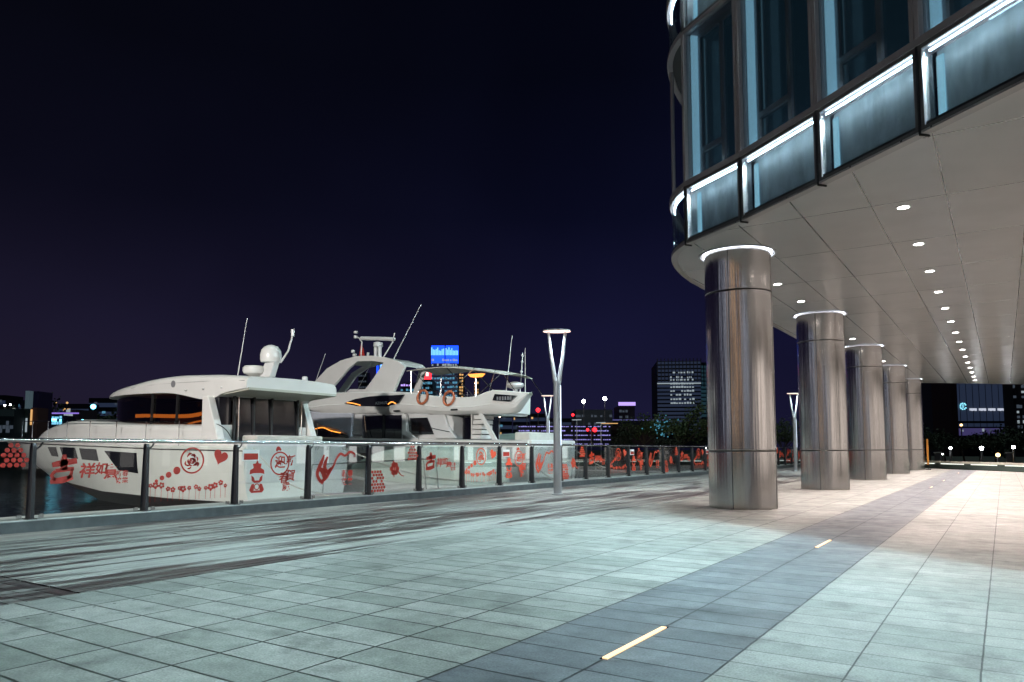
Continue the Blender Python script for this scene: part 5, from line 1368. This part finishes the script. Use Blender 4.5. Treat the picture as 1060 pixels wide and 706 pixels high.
# hall with a lit sign, and towers either side
D = 130
t, P, w, h = far_block('exhibition_hall', 984, 1046, 375, D, M['far2'], 'dark blue hall front with round cyan emblem and white letters under the soffit', 'building', dpt=20)
for k in range(9): panes(t, P, .02 + .108*k, .115 + .108*k, pzat(442, D), pzat(378, D), M['w_faint'], 'glazing', q=-.05)
cz = pzat(421, D); c_ = P(.16, -.25) + Vector((0, 0, cz))
bm = NB(); ux = (P(1)-P(0)).normalized()
for i in range(10):
    a0 = .3 + i*.58; a1 = a0 + .36
    pts = [(.42, a0), (.62, a0), (.62, a1), (.42, a1)]
    vs = [bm.verts.new(c_ + ux*(r_*cos(a_)) + Vector((0, 0, r_*sin(a_)))) for r_, a_ in pts]; bm.faces.new(vs)
for i in range(6):
    y0 = -.3 + .11*i; vs = [bm.verts.new(c_ + ux*(a_) + Vector((0, 0, b_))) for a_, b_ in ((-.2 + .05*(i % 3), y0), (.1 + .07*(i % 2), y0 + .03), (.1, y0 + .08), (-.2, y0 + .05))]; bm.faces.new(vs)
eo = obj('emblem', bm, mat('cyan_emblem', (.05, .1, .1), .5, emit=(.25, .75, .95), estr=1.6), t); eo.modifiers.new('s', 'SOLIDIFY').thickness = .08
for i in range(4):
    lt = NB()
    for j in range(4):
        s0 = .27 + .155*i + j*.030; u, v, v2, u2 = P(s0, -.25), P(s0 + .024, -.25), P(s0 + .024, -.1), P(s0, -.1)
        prism(lt, [(u.x, u.y), (v.x, v.y), (v2.x, v2.y), (u2.x, u2.y)], pzat(425.4 + (j % 2)*.3, D), pzat(423.1, D))
    obj('sign_letters', lt, mat('letter_white', (.2, .2, .2), .5, emit=(.7, .75, .9), estr=.75) if i == 0 else bpy.data.materials['letter_white'], t)
panes(t, P, .05, .95, pzat(451, D), pzat(443.5, D), mat('violet_lobby', (.05, .04, .09), .5, emit=(.12, .10, .32), estr=.35), 'lobby_glow')
panes(t, P, .0, 1., pzat(438.5, D), pzat(436.5, D), M['far1'], 'canopy', q=-2.)
for k in range(7): floorrow(t, P, pzat(447, D), .55, M['w_white'] if k % 3 == 0 else M['w_dim'], .1 + .12*k, .16 + .12*k, 1, .7, rnd=rr)
t, P, w, h = far_block('brick_pier', 983, 989, 372, D-2, mat('maroon_pier', (.045, .018, .022), .7), 'dark maroon vertical pier at the left end of the hall front', 'pier', dpt=6)
t, P, w, h = far_block('tower_building', 940, 968, 380, 170, M['far2'], 'dark tower with sparse cyan and white windows behind the fifth column', 'tower', dpt=14)
for k in range(10): floorrow(t, P, pzat(403 + 4.6*k, 170), .7, M['w_white'] if k % 3 else M['w_cyan'], .5, 1., 5, .35, rnd=rr)
t, P, w, h = far_block('tower_building', 1047, 1090, 376, 120, mat('far_maroon', (.03, .02, .03), .7), 'dark apartment tower with white windows at the right edge under the soffit', 'tower', dpt=2.5)
for k in range(10): floorrow(t, P, pzat(402 + 5.2*k, 120), .55, M['w_white'] if k % 2 else M['w_dim'], .0, .8, 12, .42, rnd=rr)
for i, (px, py, m_, lab, rd2) in enumerate(((984, 464, 'whitelamp', 'left white globe lamp beyond the plaza wall', .10), (1016, 464, 'whitelamp', 'middle white globe lamp beyond the plaza wall', .14), (1049, 463, 'whitelamp', 'right white globe lamp beyond the plaza wall', .12), (995, 440, 'warmlamp', 'warm lamp high on the hall front left side', .2), (1033, 471, 'warmlamp', 'low warm garden lamp beyond the plaza wall', .17), (976, 470, 'whitelamp', 'tiny white garden lamp near the fifth column', .05))):
    mast(px, py, 60 if i != 3 else 118, M[m_], lab, rd2, name='garden_lamp')
for px, lab in ((971, 'pale litter bin beyond the wall near the columns'), (1045, 'pale litter bin beyond the wall near the right edge')):
    p = at(px, 478, 58); t = thing('litter_bin', (p.x, p.y, .03), lab, 'litter bin')
    bm = NB(); box(bm, p.x-.22, p.y-.2, .03, p.x+.22, p.y+.2, .85); bev(obj('body', bm, M['far4'], t), .03)
    bm = NB(); box(bm, p.x-.26, p.y-.24, .9, p.x+.26, p.y+.24, .98); box(bm, p.x-.2, p.y-.02, .85, p.x-.16, p.y+.02, .9); obj('lid', bm, M['white'], t)
p = Vector((-3.75, 50.2)); t = thing('banner_stand', (p.x, p.y, 0), 'narrow orange lit banner stand beside the fifth column', 'banner')
bm = NB(); box(bm, p.x-.05, p.y-.03, .3, p.x+.05, p.y+.03, 1.8); obj('banner', bm, mat('orange_banner', (.5, .2, .03), .5, emit=(1, .45, .08), estr=.12), t)
bm = NB(); box(bm, p.x-.14, p.y-.12, .003, p.x+.14, p.y+.12, .05); tube(bm, [(p.x, p.y, .05), (p.x, p.y, .3)], .02, 6); obj('base', bm, M['black'], t)

# ------------------------------------------------------------------ yacht fittings
bm = NB()
for x in (-23.3, -21.9):
    prism_y(bm, [(x-.03, 2.0), (x+.03, 2.0), (x+.05, 3.02), (x-.01, 3.02)], 15.5-1.66, 15.5-1.60)
obj('window_mullion', bm, M['black'], Y1)
for sg in (-1, 1):
    bm = NB(); tube(bm, [(x, 15.5 + sg*(h_+.002), z) for x, h_, z in ((-18.4, 1.75, 3.20), (-20.2, 1.735, 3.27), (-21.9, 1.715, 3.30), (-23.3, 1.695, 3.30), (-24.6, 1.615, 3.26))], .008, 4); obj('roof_seam', bm, M['grey'], Y1)
for x in (-24.5, -27.0, -29.5):
    bm = NB(); box(bm, x-.35, 15.2, 2.0, x+.35, 15.8, (2.20, 2.34, 2.32)[int((-24.5-x)/2.5)]); bev(obj('deck_hatch', bm, M['dglass'], Y1), .03)
bm = NB(); tube(bm, catmull([(-20.2, 13.66, 1.98), (-19.5, 13.62, 1.95), (-18.9, 13.55, 1.75), (-18.5, 13.5, 1.42)], 4), .016, 6); obj('guard_rail', bm, M['steel'], Y1)
for yy in (14.30, 16.74):
    bm = NB(); tube(bm, [(-19.5, yy+.1, 1.3), (-19.5, yy+.1, 2.8)], .018, 6); obj('grab_rail', bm, M['steel'], Y1)
bm = NB(); box(bm, -19.2, 14.3, 1.3, -18.5, 16.9, 1.62); bev(obj('seat', bm, M['canvas'], Y1), .06, 3)
for (x, hull, z, lab) in ((-18.4, H2, .8, 'dark fender hanging on the flybridge yacht side'),):
    y = hull.yc - hull.side(x, z) - .13; f = thing('fender', (x, y, z), lab, 'fender')
    bm = NB(); lathe(bm, [(.02, z-.36), (.09, z-.32), (.12, z-.2), (.12, z+.2), (.09, z+.32), (.03, z+.36)], x, y, 14); obj('body', bm, M['black'], f, smooth=True)
    bm = NB(); tube(bm, [(x, y, z+.34), (x, y+.10, hull.at(x)[2]+.03)], .012, 5); obj('rope', bm, M['canvas'], f)
for i, (a, b, lab) in enumerate((((-18.2, 13.9, 1.3), (-12.5, 11.6, .18), 'mooring line from the sedan yacht stern to the quay, nearest the camera'), ((-18.2, 17.2, 1.3), (-12.5, 18.9, .18), 'mooring line from the sedan yacht stern on its far side'), ((-15.0, 23.6, 1.55), (-12.5, 21.6, .18), 'mooring line from the flybridge yacht stern to the quay near the life rings'), ((-15.0, 26.5, 1.55), (-12.5, 28.4, .18), 'mooring line from the flybridge yacht stern to the quay, farthest from the camera'))):
    a = Vector(a); b = Vector(b); m_ = (a+b)/2 - Vector((0, 0, .35)); bm = NB(); tube(bm, catmull([a, m_, b], 8), .018, 5); tag(obj('mooring_line', bm, M['canvas'], loc=tuple(b)), lab, 'rope', 'mooring lines')

# ================================================================== LIT BLOCKS ADDED UNSEEN BEHIND THE CAMERA (for the steel columns to mirror)
rr = random.Random(21)
for (x0, x1, y0, h, m_, wm, lab) in ((-52, -22, -44, 24, 'far2', 'w_added_cool', 'lit block added behind the camera for column reflections, left one'), (-16, 10, -48, 30, 'far1', 'w_added_warm', 'lit block added behind the camera for column reflections, right one'), (16, 44, -30, 22, 'far1', 'w_added_cool', 'lit block added behind the camera for column reflections, far to the right')):
    if 'w_added_cool' not in M:
        M['w_added_cool'] = emis('added_block_cool_glow', (.75, .82, 1.0), 1.6); M['w_added_warm'] = emis('added_block_warm_glow', (1.0, .66, .40), 2.0)
    t = thing('added_block', ((x0+x1)/2, y0, 0), lab, 'building')
    bm = NB(); box(bm, x0, y0-14, 0, x1, y0, h); obj('wall', bm, M[m_], t)
    z = 3.2
    while z < h-2:
        bm = NB(); x = x0 + 1
        while x < x1 - 3:
            if rr.random() < .72: box(bm, x, y0, z, x + rr.uniform(1.4, 2.4), y0+.06, z+1.7)
            x += 3
        obj('lit_floor', bm, M[wm], t); z += 3.6
